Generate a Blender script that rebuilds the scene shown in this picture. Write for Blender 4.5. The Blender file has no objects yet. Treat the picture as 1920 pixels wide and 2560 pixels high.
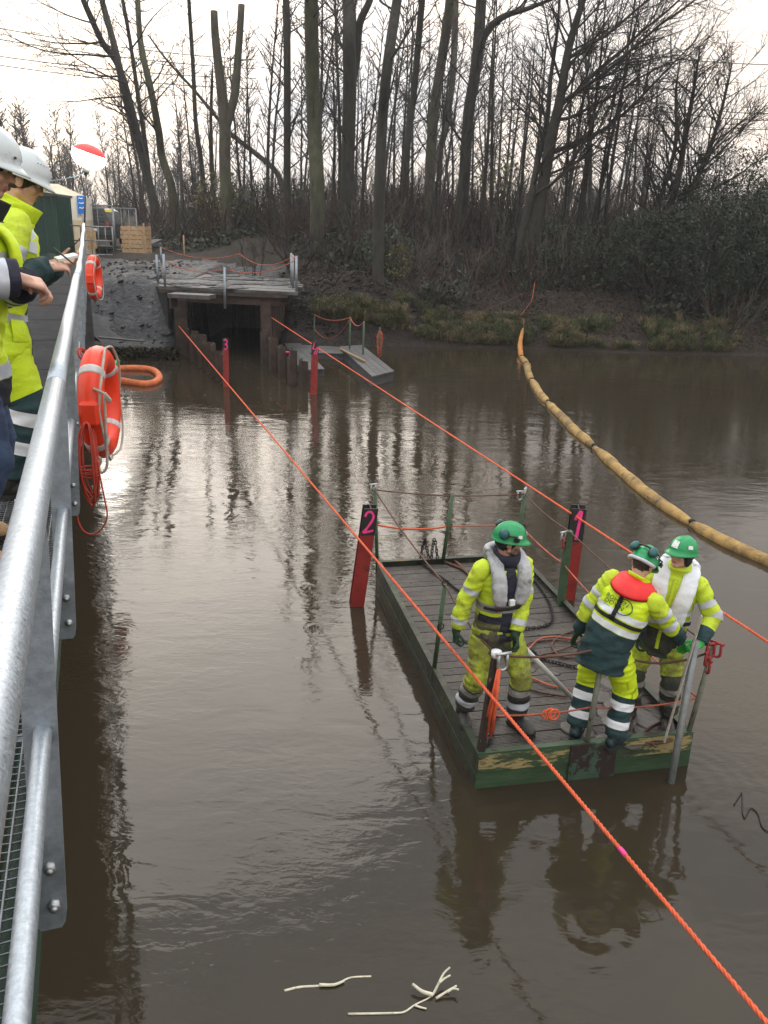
import bpy, bmesh, math, random
import numpy as np
from mathutils import Vector, Matrix, noise
from mathutils.bvhtree import BVHTree
V3 = Vector
sc = bpy.context.scene
COL = sc.collection
rad = math.radians
# ------------------------------------------------------------------ camera
HC = 4.4; PITCH = rad(18.75); ROLL = rad(1.7); FPX = 2145.0
cF = V3((0, math.cos(PITCH), -math.sin(PITCH)))
cU0 = V3((0, math.sin(PITCH), math.cos(PITCH)))
cR = V3((1, 0, 0)) * math.cos(ROLL) + cU0 * math.sin(ROLL)
cU = cU0 * math.cos(ROLL) - V3((1, 0, 0)) * math.sin(ROLL)
CAM = V3((0, 0, HC))
cd = bpy.data.cameras.new('camera'); cam = bpy.data.objects.new('camera', cd); COL.objects.link(cam)
cd.sensor_fit = 'VERTICAL'; cd.sensor_height = 24; cd.lens = 24 * FPX / 2560
cd.clip_start = .05; cd.clip_end = 2000
cam.matrix_world = Matrix(((cR.x, cU.x, -cF.x, 0), (cR.y, cU.y, -cF.y, 0), (cR.z, cU.z, -cF.z, HC), (0, 0, 0, 1)))
sc.camera = cam
# ------------------------------------------------------------------ sky, sun, exposure
SUN_EL, SUN_AZ = rad(24), rad(-14)          # azimuth measured from +y towards +x
w = bpy.data.worlds.new('World'); sc.world = w; w.use_nodes = True
nt = w.node_tree; nt.nodes.clear()
def N(t, **k):
    n = nt.nodes.new(t)
    for a, b in k.items(): setattr(n, a, b)
    return n
sky = N('ShaderNodeTexSky', sky_type='NISHITA', sun_disc=False)
sky.sun_elevation = SUN_EL; sky.sun_rotation = SUN_AZ
sky.air_density = 1.0; sky.dust_density = 3.0; sky.ozone_density = 1.0
hs = N('ShaderNodeHueSaturation'); hs.inputs['Saturation'].default_value = .14
tc = N('ShaderNodeTexCoord'); mp = N('ShaderNodeMapping'); mp.inputs['Scale'].default_value = (1.6, 1.6, 3.2)
nz = N('ShaderNodeTexNoise'); nz.inputs['Scale'].default_value = 1.7; nz.inputs['Detail'].default_value = 5; nz.inputs['Roughness'].default_value = .5
rp = N('ShaderNodeValToRGB')
rp.color_ramp.elements[0].position = .33; rp.color_ramp.elements[0].color = (.56, .58, .63, 1)
rp.color_ramp.elements[1].position = .68; rp.color_ramp.elements[1].color = (1.17, 1.04, .90, 1)
mx = N('ShaderNodeMixRGB', blend_type='MULTIPLY'); mx.inputs[0].default_value = 1
bg = N('ShaderNodeBackground'); bg.inputs['Strength'].default_value = .15
ou = N('ShaderNodeOutputWorld')
L = nt.links.new
L(sky.outputs[0], hs.inputs['Color']); L(tc.outputs['Generated'], mp.inputs[0]); L(mp.outputs[0], nz.inputs['Vector'])
ov = N('ShaderNodeMixRGB'); ov.inputs[0].default_value = .90; # the cloud layer over the clear sky, brighter towards the zenith as overcast skies are
sp_ = N('ShaderNodeSeparateXYZ'); nt.links.new(tc.outputs['Generated'], sp_.inputs[0])
mr = N('ShaderNodeMapRange'); mr.inputs[1].default_value = 0; mr.inputs[2].default_value = 1; mr.inputs[3].default_value = 1; mr.inputs[4].default_value = 2.5; nt.links.new(sp_.outputs[2], mr.inputs[0])
cl_ = N('ShaderNodeMixRGB', blend_type='MULTIPLY'); cl_.inputs[0].default_value = 1; wc_ = N('ShaderNodeValToRGB'); wc_.color_ramp.elements[0].color = (.86, .79, .72, 1); wc_.color_ramp.elements[1].color = (.72, .79, .86, 1); wc_.color_ramp.elements[1].position = .75; nt.links.new(sp_.outputs[2], wc_.inputs[0])
ws_ = N('ShaderNodeVectorMath', operation='SCALE'); ws_.inputs['Scale'].default_value = 10; nt.links.new(wc_.outputs[0], ws_.inputs[0]); nt.links.new(ws_.outputs[0], cl_.inputs[1]); nt.links.new(mr.outputs[0], cl_.inputs[2]); nt.links.new(cl_.outputs[0], ov.inputs[2])
L(hs.outputs[0], ov.inputs[1])
L(nz.outputs['Fac'], rp.inputs[0]); L(ov.outputs[0], mx.inputs[1]); L(rp.outputs[0], mx.inputs[2])
L(mx.outputs[0], bg.inputs[0]); L(bg.outputs[0], ou.inputs[0])
sd = bpy.data.lights.new('sun', 'SUN'); sd.energy = 1.0; sd.angle = rad(38); sd.color = (1, .90, .78)
sun = bpy.data.objects.new('sun', sd); COL.objects.link(sun)
sdir = V3((math.sin(SUN_AZ) * math.cos(SUN_EL), math.cos(SUN_AZ) * math.cos(SUN_EL), math.sin(SUN_EL)))
sun.rotation_euler = (-sdir).to_track_quat('-Z', 'Y').to_euler()
vs = sc.view_settings
vs.view_transform = 'Standard'; vs.look = 'None'; vs.gamma = 1; vs.use_curve_mapping = False; vs.exposure = 0.0
sc.cycles.max_bounces = 6; sc.cycles.diffuse_bounces = 3; sc.cycles.glossy_bounces = 3; sc.cycles.transparent_max_bounces = 8
sc.cycles.caustics_reflective = False; sc.cycles.caustics_refractive = False
try: sc.cycles.use_denoising = True
except Exception: pass
# ------------------------------------------------------------------ helpers
def ray(x, y): return (cF * FPX + cR * (x - 960) - cU * (y - 1280)).normalized()
def AT(x, y, Y): d = ray(x, y); return CAM + d * (Y / d.y)
def ONZ(x, y, z): d = ray(x, y); return CAM + d * ((z - HC) / d.z)
WA = V3((-.317, .948, 0)).normalized(); WN = V3((-WA.y, WA.x, 0))        # along the footbridge, and to its left
def BR(s, l, z): return WA * s + WN * l + V3((0, 0, z))

def tag(o, label=None, cat=None, group=None, kind=None):
    if label: o['label'] = label
    if cat: o['category'] = cat
    if group: o['group'] = group
    if kind: o['kind'] = kind
    return o
def empty(name, loc=(0, 0, 0), rz=0, label=None, cat=None, group=None):
    o = bpy.data.objects.new(name, None); COL.objects.link(o); o.location = loc; o.rotation_euler = (0, 0, rz)
    o.empty_display_size = .1
    return tag(o, label, cat, group)
def copy_tree(o, parent=None):
    c = o.copy(); COL.objects.link(c); c.parent = parent
    for ch in list(o.children): copy_tree(ch, c)
    return c
def link(name, me, parent=None):
    o = bpy.data.objects.new(name, me); COL.objects.link(o)
    if parent: o.parent = parent
    return o

class MB:
    def __init__(s): s.v = []; s.f = []; s.m = []; s.sm = []
    def add(s, vs, fs, mat=0, smooth=True):
        b = len(s.v); s.v.extend([tuple(q) for q in vs])
        for f in fs: s.f.append(tuple(i + b for i in f)); s.m.append(mat); s.sm.append(smooth)
        return s
    def box(s, c, size, R=None, mat=0, taper=1):
        hx, hy, hz = size[0] / 2, size[1] / 2, size[2] / 2
        P = []
        for z in (-1, 1):
            k = taper if z > 0 else 1
            for x, y in ((-1, -1), (1, -1), (1, 1), (-1, 1)):
                q = V3((x * hx * k, y * hy * k, z * hz)); q = R @ q if R is not None else q
                P.append(q + V3(c))
        return s.add(P, [(3, 2, 1, 0), (4, 5, 6, 7), (0, 1, 5, 4), (1, 2, 6, 5), (2, 3, 7, 6), (3, 0, 4, 7)], mat, False)
    def beam(s, a, b, wd, ht, up=V3((0, 0, 1)), mat=0):
        a, b = V3(a), V3(b); y = (b - a).normalized(); x = y.cross(up).normalized(); z = x.cross(y)
        R = Matrix((x, y, z)).transposed()
        return s.box((a + b) / 2, (wd, (b - a).length, ht), R, mat)
    def tube(s, pts, r, n=8, mat=0, cap=True, closed=False):
        P = [V3(p) for p in pts]; k = len(P)
        rr = r if hasattr(r, '__len__') else [r] * k
        vs_, fs = [], []; ax = None
        for i in range(k):
            t = (P[(i + 1) % k] - P[i - 1]) if closed else (P[min(i + 1, k - 1)] - P[max(i - 1, 0)])
            t = t.normalized() if t.length > 1e-9 else V3((0, 0, 1))
            if ax is None: ax = t.orthogonal().normalized()
            ax = (ax - t * ax.dot(t)); ax = ax.normalized() if ax.length > 1e-6 else t.orthogonal().normalized()
            by = t.cross(ax)
            for j in range(n):
                a = 2 * math.pi * j / n
                vs_.append(P[i] + (ax * math.cos(a) + by * math.sin(a)) * rr[i])
        for i in range(k if closed else k - 1):
            i2 = (i + 1) % k
            for j in range(n):
                j2 = (j + 1) % n
                fs.append((i * n + j, i * n + j2, i2 * n + j2, i2 * n + j))
        if cap and not closed:
            fs.append(tuple(range(n - 1, -1, -1))); fs.append(tuple((k - 1) * n + j for j in range(n)))
        return s.add(vs_, fs, mat)
    def ell(s, c, r, R=None, nu=12, nv=8, mat=0):
        vs_ = []; c = V3(c)
        for i in range(1, nv):
            th = math.pi * i / nv
            for j in range(nu):
                ph = 2 * math.pi * j / nu
                q = V3((r[0] * math.sin(th) * math.cos(ph), r[1] * math.sin(th) * math.sin(ph), r[2] * math.cos(th)))
                vs_.append(c + (R @ q if R is not None else q))
        top = V3((0, 0, r[2])); bot = V3((0, 0, -r[2]))
        vs_ += [c + (R @ top if R is not None else top), c + (R @ bot if R is not None else bot)]
        T, B = len(vs_) - 2, len(vs_) - 1; fs = []
        for j in range(nu):
            j2 = (j + 1) % nu
            fs.append((T, j, j2)); fs.append((B, (nv - 2) * nu + j2, (nv - 2) * nu + j))
            for i in range(nv - 2): fs.append((i * nu + j, (i + 1) * nu + j, (i + 1) * nu + j2, i * nu + j2))
        return s.add(vs_, fs, mat)
    def cap(s, a, b, r0, r1, n=10, mat=0):
        a, b = V3(a), V3(b); d = b - a; Lg = d.length; t = d / Lg if Lg > 1e-9 else V3((0, 0, 1))
        pts, rs = [], []
        for k in range(4): th = math.pi / 2 * k / 4; pts.append(a - t * r0 * math.cos(th)); rs.append(max(r0 * math.sin(th), r0 * .02))
        pts.append(a); rs.append(r0); pts.append(b); rs.append(r1)
        for k in range(1, 5): th = math.pi / 2 * k / 4; pts.append(b + t * r1 * math.sin(th)); rs.append(max(r1 * math.cos(th), r1 * .02))
        return s.tube(pts, rs, n, mat)
    def torus(s, c, R_, r, M_=None, n=32, m=10, mat=0, a0=0, a1=2 * math.pi):
        full = abs(a1 - a0 - 2 * math.pi) < 1e-6
        pts = []
        for i in range(n if full else n + 1):
            a = a0 + (a1 - a0) * i / n; q = V3((R_ * math.cos(a), R_ * math.sin(a), 0))
            pts.append(V3(c) + (M_ @ q if M_ is not None else q))
        return s.tube(pts, r, m, mat, closed=full)
    def mesh(s, name):
        me = bpy.data.meshes.new(name); me.from_pydata(s.v, [], s.f)
        me.polygons.foreach_set('material_index', s.m); me.polygons.foreach_set('use_smooth', s.sm); me.update()
        return me
    def build(s, name, mats, parent=None, bevel=0):
        me = s.mesh(name)
        for m in (mats if isinstance(mats, (list, tuple)) else [mats]): me.materials.append(m)
        if bevel:
            bm = bmesh.new(); bm.from_mesh(me)
            bmesh.ops.bevel(bm, geom=[e for e in bm.edges], offset=bevel, segments=1, affect='EDGES', profile=.6)
            bm.to_mesh(me); bm.free()
        return link(name, me, parent)

def quads_mesh(name, V, Q, smooth=False):
    me = bpy.data.meshes.new(name); V = np.asarray(V, np.float32); Q = np.asarray(Q, np.int32)
    me.vertices.add(len(V)); me.vertices.foreach_set('co', V.ravel())
    me.loops.add(Q.size); me.loops.foreach_set('vertex_index', Q.ravel())
    k = Q.shape[1]; me.polygons.add(len(Q)); me.polygons.foreach_set('loop_start', np.arange(len(Q), dtype=np.int32) * k)
    me.polygons.foreach_set('use_smooth', np.full(len(Q), smooth)); me.update(calc_edges=True)
    return me
def segs_arrays(S, n=3):
    A = np.array([[*a, *b, r0, r1] for a, b, r0, r1 in S], np.float64)
    p0, p1, r0, r1 = A[:, :3], A[:, 3:6], A[:, 6:7], A[:, 7:8]
    d = p1 - p0; d /= np.linalg.norm(d, axis=1, keepdims=True) + 1e-9
    h = np.where(np.abs(d[:, 2:3]) < .9, np.array([[0, 0, 1.]]), np.array([[1., 0, 0]]))
    x = np.cross(d, h); x /= np.linalg.norm(x, axis=1, keepdims=True); y = np.cross(d, x)
    Vs = np.empty((len(A), 2 * n, 3))
    for j in range(n):
        a = 2 * math.pi * j / n; o = x * math.cos(a) + y * math.sin(a)
        Vs[:, j] = p0 + o * r0; Vs[:, n + j] = p1 + o * r1
    base = (np.arange(len(A)) * 2 * n)[:, None]
    Q = np.stack([np.concatenate([base + j, base + (j + 1) % n, base + n + (j + 1) % n, base + n + j], 1) for j in range(n)], 1).reshape(-1, 4)
    return Vs.reshape(-1, 3), Q
def segs_mesh(name, S, n=3): V, Q = segs_arrays(S, n); return quads_mesh(name, V, Q, True)
def leaf_arrays(C, size, rng, tall=1.0, up=0.0):
    C = np.asarray(C); k = len(C)
    a = rng.normal(size=(k, 3)); a[:, 2] += up; a /= np.linalg.norm(a, axis=1, keepdims=True)
    b = rng.normal(size=(k, 3)); b -= a * (a * b).sum(1, keepdims=True); b /= np.linalg.norm(b, axis=1, keepdims=True)
    sz = size * rng.uniform(.5, 1.3, (k, 1))
    V = np.stack([C - a * sz * tall, C + b * sz * .5, C + a * sz * tall, C - b * sz * .5], 1).reshape(-1, 3)
    return V, np.arange(4 * k).reshape(-1, 4)
def spline(keys, m):
    """Catmull-Rom through keys (sequences of floats); m steps per span."""
    K = [np.array(k, float) for k in keys]; out = []
    for i in range(len(K) - 1):
        p0 = K[i - 1] if i else 2 * K[0] - K[1]; p1, p2 = K[i], K[i + 1]; p3 = K[i + 2] if i + 2 < len(K) else 2 * K[-1] - K[-2]
        for t in np.arange(m) / m:
            out.append(.5 * (2 * p1 + (p2 - p0) * t + (2 * p0 - 5 * p1 + 4 * p2 - p3) * t * t + (3 * p1 - p0 - 3 * p2 + p3) * t ** 3))
    out.append(K[-1]); return out
# ------------------------------------------------------------------ materials
def mat(name, col, rough=.6, metal=0, var=.3, sc_=6, bump=.2, bsc=40, layers=(), rvar=.12, spec=.5, coords='Object', emit=None, stretch=None, bdist=.02, zfade=None):
    m = bpy.data.materials.new(name); m.use_nodes = True; t = m.node_tree; n = t.nodes; l = t.links.new
    b = n['Principled BSDF']; b.inputs['Roughness'].default_value = rough; b.inputs['Metallic'].default_value = metal
    b.inputs['Specular IOR Level'].default_value = spec
    tcn = n.new('ShaderNodeTexCoord'); oi = n.new('ShaderNodeObjectInfo')
    ad = n.new('ShaderNodeVectorMath'); ad.operation = 'ADD'
    l(tcn.outputs[coords], ad.inputs[0]); ml = n.new('ShaderNodeVectorMath'); ml.operation = 'SCALE'
    cx = n.new('ShaderNodeCombineXYZ'); l(oi.outputs['Random'], cx.inputs[0]); l(oi.outputs['Random'], cx.inputs[2])
    l(cx.outputs[0], ml.inputs[0]); ml.inputs['Scale'].default_value = 17; l(ml.outputs[0], ad.inputs[1])
    src = ad.outputs[0]
    if stretch:
        mpn = n.new('ShaderNodeMapping'); mpn.inputs['Scale'].default_value = stretch; l(src, mpn.inputs[0]); src = mpn.outputs[0]
    def nse(scale, detail=5, rg=.6):
        q = n.new('ShaderNodeTexNoise'); q.inputs['Scale'].default_value = scale; q.inputs['Detail'].default_value = detail; q.inputs['Roughness'].default_value = rg
        l(src, q.inputs['Vector']); return q
    def ramp(fac, p0, p1, c0, c1):
        q = n.new('ShaderNodeValToRGB'); e = q.color_ramp.elements
        e[0].position, e[1].position = p0, p1; e[0].color = (*c0, 1); e[1].color = (*c1, 1); l(fac, q.inputs[0]); return q
    a = nse(sc_); c = ramp(a.outputs['Fac'], .3, .7, [min(1, x * (1 - var)) for x in col], [min(1, x * (1 + var)) for x in col]).outputs[0]
    rn = ramp(nse(sc_ * 2.3).outputs['Fac'], .3, .7, [max(0.02, rough - rvar)] * 3, [min(1, rough + rvar)] * 3).outputs[0]
    if zfade:                                           # dirt thickest low down on the garment
        sx = n.new('ShaderNodeSeparateXYZ'); l(tcn.outputs['Object'], sx.inputs[0]); zf = n.new('ShaderNodeMapRange')
        for i_, v_ in enumerate((zfade[0], zfade[1], zfade[2], zfade[3])): zf.inputs[i_ + 1].default_value = v_
        l(sx.outputs[2], zf.inputs[0])
    for ly in layers:                                   # (colour, scale, lo, hi, rough)
        src_n = nse(ly[1], 8, .7).outputs['Fac']
        if zfade:
            ad_ = n.new('ShaderNodeMath'); ad_.operation = 'ADD'; l(src_n, ad_.inputs[0]); l(zf.outputs[0], ad_.inputs[1]); src_n = ad_.outputs[0]
        k = ramp(src_n, ly[2], ly[3], (0, 0, 0), (1, 1, 1)).outputs[0]
        q = n.new('ShaderNodeMixRGB'); l(k, q.inputs[0]); l(c, q.inputs[1]); q.inputs[2].default_value = (*ly[0], 1); c = q.outputs[0]
        q = n.new('ShaderNodeMixRGB'); l(k, q.inputs[0]); l(rn, q.inputs[1]); q.inputs[2].default_value = (ly[4],) * 3 + (1,); rn = q.outputs[0]
    l(c, b.inputs['Base Color']); l(rn, b.inputs['Roughness'])
    if bump:
        q = n.new('ShaderNodeBump'); q.inputs['Strength'].default_value = bump; q.inputs['Distance'].default_value = bdist
        l(nse(bsc, 6).outputs['Fac'], q.inputs['Height']); l(q.outputs[0], b.inputs['Normal'])
    if emit: b.inputs['Emission Color'].default_value = (*emit[0], 1); b.inputs['Emission Strength'].default_value = emit[1]
    return m
grime = ((.035, .03, .024), 5, .52, .68, .7); grime2 = ((.06, .05, .035), 9, .55, .7, .8)
MT = dict(
    galv=mat('galvanised steel', (.40, .445, .49), .46, .8, .17, 70, .10, 160, [((.26, .285, .32), 7, .58, .76, .6), ((.12, .11, .10), 26, .69, .74, .8)], rvar=.17),
    galv_dull=mat('dull galvanised steel', (.30, .34, .38), .55, .6, .2, 30, .1, 90, [((.12, .12, .12), 14, .64, .72, .7), ((.10, .07, .05), 5, .68, .76, .8), ((.20, .22, .24), 3, .5, .7, .6)]),
    grate=mat('grating steel', (.17, .18, .19), .5, .5, .3, 20, .05),
    asphalt=mat('walkway surface', (.022, .023, .025), .95, 0, .25, 3, .3, 150, spec=.12),
    greensteel=mat('green painted beam', (.015, .05, .028), .5, 0, .3, 6),
    litter=mat('leaf litter', (.033, .025, .019), .9, 0, .7, 9, .8, 14, [((.060, .042, .030), 24, .58, .70, .9), ((.016, .019, .009), 3, .55, .7, .9)], spec=.2, bdist=.06),
    mud=mat('wet grey mud', (.019, .019, .022), .55, 0, .6, 3, 1.0, 7, [((.042, .044, .052), 6, .54, .70, .36), ((.009, .0085, .009), 9, .56, .66, .7)], rvar=.15, spec=.4, bdist=.09),
    earth=mat('dug earth', (.030, .024, .021), .85, 0, .5, 5, 1.0, 9, [((.062, .052, .046), 9, .52, .7, .8)], spec=.2, bdist=.14),
    bark=mat('bark', (.030, .027, .022), .95, 0, .45, 5, .8, 22, [((.036, .040, .021), 2.2, .52, .7, .95)], stretch=(1, 1, .35)),
    barkpale=mat('pale bark', (.072, .063, .048), .9, 0, .4, 5, .8, 22, [((.075, .085, .04), 1.6, .5, .7, .95)], stretch=(1, 1, .35)),
    barkgreen=mat('mossy bark', (.052, .053, .029), .9, 0, .45, 5, .8, 22, [((.030, .028, .023), 2.4, .52, .7, .95)], stretch=(1, 1, .35)),
    twig=mat('twigs', (.024, .0205, .017), .9, 0, .3, 3, 0),
    twigbrown=mat('reddish twigs', (.045, .024, .018), .9, 0, .3, 3, 0), twigpale=mat('pale twigs', (.085, .074, .055), .9, 0, .3, 3, 0),
    twighaze=mat('haze paled twigs', (.058, .052, .045), .9, 0, .3, 2, 0),  # paler than the near twigs, distance haze put into the colour
    cutwood=mat('sawn wood face', (.35, .28, .18), .8, 0, .2, 20),
    leafdark=mat('evergreen leaves', (.014, .023, .010), .6, 0, .6, 3, 0),
    leafivy=mat('ivy leaves', (.024, .037, .014), .55, 0, .7, 2, 0),
    leafdead=mat('dead leaves', (.06, .040, .026), .8, 0, .6, 6, 0),
    leafyel=mat('yellowing leaves', (.09, .09, .022), .7, 0, .4, 3, 0),
    straw=mat('dry grass', (.16, .125, .06), .8, 0, .5, 4, 0),
    grass=mat('bank grass', (.050, .062, .018), .7, 0, .5, 4, 0),
    rust=mat('rusty sheet pile', (.045, .028, .02), .8, 0, .5, 4, .6, 30, [((.09, .04, .022), 6, .54, .7, .85), ((.018, .016, .014), 3, .55, .65, .5)]),
    redpost=mat('red oxide paint', (.24, .018, .014), .55, 0, .3, 5, .2, 30, [((.03, .016, .013), 5, .56, .68, .7)]),
    blackpaint=mat('black paint', (.014, .013, .013), .6, 0, .3, 8, .1),
    pink=mat('pink spray paint', (.85, .05, .25), .6, 0, .15, 20, 0),
    concrete=mat('grimy concrete', (.06, .06, .063), .8, 0, .35, 3, .4, 30, [((.045, .045, .048), 2, .5, .65, .6)]),
    dark=mat('void black', (.012, .012, .012), .9, 0, .2, 4),
    plankgrey=mat('weathered planks', (.085, .085, .084), .65, 0, .35, 4, .4, 40, [((.030, .030, .033), 1.6, .44, .60, .5)], stretch=(1, 1, 1)),
    deckwood=mat('wet deck planks', (.056, .046, .038), .42, 0, .45, 3, .5, 60, [((.100, .084, .068), 1.7, .48, .68, .4), ((.016, .014, .013), 6, .56, .66, .25)], rvar=.2, coords='Object'),
    deckmud=mat('mud on deck', (.055, .045, .038), .35, 0, .3, 6, .5, 25),
    hull=mat('peeling green paint', (.034, .070, .033), .5, 0, .35, 5, .25, 25, [((.03, .022, .016), 6, .58, .66, .8), ((.055, .055, .038), 9, .54, .7, .7)], stretch=(.5, 1, 1.8)),
    hulldark=mat('scabby dark green paint', (.04, .075, .05), .55, 0, .3, 6, .3, 25, [((.022, .014, .011), 3.2, .47, .5, .85)]),
    hullside=mat('dirty green paint', (.028, .042, .022), .55, 0, .4, 4, .3, 20, [((.15, .11, .045), 2.3, .58, .66, .7), ((.022, .018, .012), 3, .46, .60, .6), ((.05, .042, .03), 9, .58, .68, .7)]),
    hullstrip=mat('flaking cream strip', (.035, .07, .033), .55, 0, .4, 4, .3, 20, [((.30, .24, .10), 2.2, .52, .55, .7), ((.032, .06, .028), 5, .50, .53, .6), ((.04, .03, .022), 8, .56, .62, .7), ((.09, .08, .05), 17, .58, .66, .7)], stretch=(.55, 1, 2.4)),
    greenpost=mat('green steel post', (.04, .08, .038), .55, 0, .3, 8, .2, 40, [((.03, .024, .018), 9, .58, .66, .8)]),
    rustpost=mat('rusty chipped post', (.028, .018, .013), .8, 0, .4, 12, .4, 50, [((.25, .17, .06), 11, .6, .64, .7)]),
    greypost=mat('scuffed grey green post', (.16, .165, .13), .6, 0, .3, 10, .3, 50, [((.03, .026, .02), 12, .58, .66, .8)]),
    orange=mat('orange rope', (.68, .115, .042), .8, 0, .25, 8, .3, 200, [((.16, .09, .07), 3.0, .56, .70, .9)]),
    orangedirty=mat('grubby orange rope', (.42, .10, .05), .8, 0, .4, 6, .3, 200, [((.08, .06, .05), 4, .52, .7, .9)]),
    rope_brown=mat('rusty wire rope', (.10, .045, .03), .8, 0, .4, 8, .2),
    rope_white=mat('dirty white cord', (.42, .38, .33), .85, 0, .25, 20, .3, 150),
    chain=mat('dark chain', (.028, .026, .025), .5, .6, .4, 20, .2),
    shackle=mat('galvanised shackle', (.45, .46, .47), .4, .8, .2, 20),
    ropered=mat('thin red orange cord', (.50, .055, .03), .75, 0, .25, 9, .2, 150), redshackle=mat('red shackle', (.30, .03, .03), .5, 0, .3, 15),
    ring=mat('life ring shell', (.80, .048, .012), .42, 0, .08, 6, .05, 40, [((.45, .04, .015), 6, .66, .75, .5)]),
    ringband=mat('reflective ring tape', (.55, .53, .52), .45, 0, .1, 20, .05),
    boomor=mat('orange boom cloth', (.62, .16, .055), .8, 0, .25, 6, .5, 30, [((.2, .08, .04), 4, .6, .72, .9)]),
    boomyel=mat('stained yellow boom', (.37, .235, .075), .85, 0, .3, 3, .7, 25, [((.15, .10, .045), 2.2, .44, .62, .9), ((.06, .052, .032), 5, .57, .68, .9)]),
    boomend=mat('amber boom tip', (.42, .17, .035), .7, 0, .2, 5, .4, 25),
    wood=mat('pale timber', (.36, .24, .13), .8, 0, .3, 9, .3, 40, [((.16, .11, .07), 6, .55, .7, .9)]),
    cabin=mat('green sheeting', (.005, .036, .026), .45, 0, .2, 3, .05),
    cabinroof=mat('dark roof edge', (.03, .04, .036), .6, 0, .2, 4),
    tarp=mat('white tarpaulin', (.66, .62, .54), .7, 0, .1, 1.5, .3, 6),
    tarplow=mat('cream tarpaulin', (.56, .47, .34), .7, 0, .15, 1.5, .3, 6),
    signblue=mat('blue sign face', (.02, .16, .55), .5, 0, .1, 4, 0), white=mat('white lettering', (.8, .8, .8), .5, 0, .05, 4, 0),
    signyel=mat('yellow plate', (.75, .65, .06), .5, 0, .1, 4, 0),
    fence=mat('fence steel', (.22, .23, .24), .5, .5, .2, 20), fencerust=mat('rusty railing', (.10, .075, .06), .7, .2, .4, 12),
    van=mat('dark car paint', (.03, .036, .042), .3, 0, .15, 2, 0), glass=mat('car glass', (.02, .025, .03), .08, 0, .1, 2, 0), tyre=mat('tyre rubber', (.012, .012, .012), .8, 0, .2, 5),
    chrome=mat('bright trim', (.5, .52, .54), .3, .7, .1, 8, 0),
    lampred=mat('red balloon cloth', (.75, .05, .05), .6, 0, .1, 4, 0, emit=((1, .08, .06), .35)),
    lampwhite=mat('glowing balloon cloth', (.9, .9, .88), .6, 0, .02, 4, 0, emit=((1, .97, .86), 15)),
    pole=mat('dark mast', (.04, .04, .042), .5, .3, .2, 10),
    cable=mat('power cable', (.05, .05, .055), .6, 0, .1, 2, 0),
    pipe=mat('grey steel pipe', (.17, .18, .18), .45, .5, .2, 12, .1), staff=mat('pale measuring staff', (.42, .38, .33), .7, 0, .3, 20, .1),
    pvc=mat('white pole', (.62, .62, .62), .45, 0, .08, 10, .05, 40, [((.2, .17, .14), 7, .66, .74, .6)]),
    reed=mat('pale reed', (.66, .62, .48), .6, 0, .2, 20, .3, 60, [((.16, .12, .06), 16, .60, .68, .6)]),
    # people
    skin=mat('skin', (.56, .32, .235), .5, 0, .14, 18, .08, 120), skindirty=mat('weathered skin', (.52, .29, .21), .5, 0, .2, 18, .08, 120),
    lip=mat('lips', (.38, .14, .11), .5, 0, .1, 20, 0), hair=mat('hair', (.035, .026, .02), .7, 0, .3, 60, .4, 150),
    stub=mat('stubble', (.20, .125, .09), .7, 0, .25, 60, .1, 150), eye=mat('eye white', (.6, .58, .55), .2, 0, .05, 4, 0), iris=mat('iris', (.03, .035, .04), .15, 0, .1, 4, 0),
    hiviz=mat('clean hi-vis yellow', (.62, .80, .015), .65, 0, .10, 7, .25, 60, [((.40, .48, .04), 12, .62, .80, .75)]),
    hivizd=mat('grubby hi-vis yellow', (.53, .67, .025), .7, 0, .14, 9, .3, 60, [((.30, .34, .045), 9, .50, .74, .8), ((.09, .085, .05), 15, .60, .74, .8)], zfade=(1.0, 1.5, .05, -.03)),
    hivizm=mat('mud soaked hi-vis', (.44, .53, .04), .75, 0, .25, 9, .3, 60, [((.24, .25, .05), 7, .45, .62, .8), ((.10, .09, .05), 13, .52, .74, .8)], zfade=(.45, .95, .07, -.03)),
    mudjacket=mat('mud caked hi-vis cloth', (.15, .155, .05), .75, 0, .4, 7, .3, 60, [((.05, .046, .036), 5, .42, .58, .8), ((.10, .09, .07), 11, .56, .68, .8)]), navy=mat('navy cloth', (.016, .016, .032), .8, 0, .3, 8, .3, 60), dgreen=mat('dark green cloth', (.012, .040, .044), .75, 0, .25, 8, .3, 60, [((.035, .035, .03), 5, .60, .72, .8)]),
    mudcloth=mat('muddy dark cloth', (.035, .036, .032), .75, 0, .4, 7, .3, 50, [((.085, .075, .055), 6, .52, .7, .8)]),
    reflect=mat('reflective band', (.50, .53, .58), .5, .1, .08, 25, .1, 100, [((.16, .14, .11), 9, .66, .74, .7)]),
    reflectw=mat('white reflective band', (.72, .75, .78), .5, 0, .06, 25, .1, 100, [((.2, .18, .15), 12, .66, .72, .7)]),
    reflectd=mat('dirty reflective band', (.26, .26, .24), .6, 0, .3, 14, .1, 100),
    helmetg=mat('green helmet shell', (.008, .27, .085), .3, 0, .06, 5, .03, 30, [((.03, .10, .05), 9, .68, .76, .5)]), helmetw=mat('white helmet shell', (.58, .63, .64), .38, 0, .06, 5, .02, 30, [((.40, .43, .43), 13, .60, .74, .5), ((.2, .2, .19), 40, .69, .74, .6)]),
    muff=mat('teal ear muff', (.01, .09, .095), .45, 0, .2, 10, .05), black=mat('black fabric', (.012, .012, .013), .8, 0, .3, 12, .3, 80), blackpl=mat('black plastic', (.012, .012, .012), .4, 0, .2, 12, .05),
    sticker=mat('white sticker', (.7, .72, .7), .5, 0, .1, 20, 0, 40, [((.10, .11, .1), 55, .56, .6, .5)]),
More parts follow.
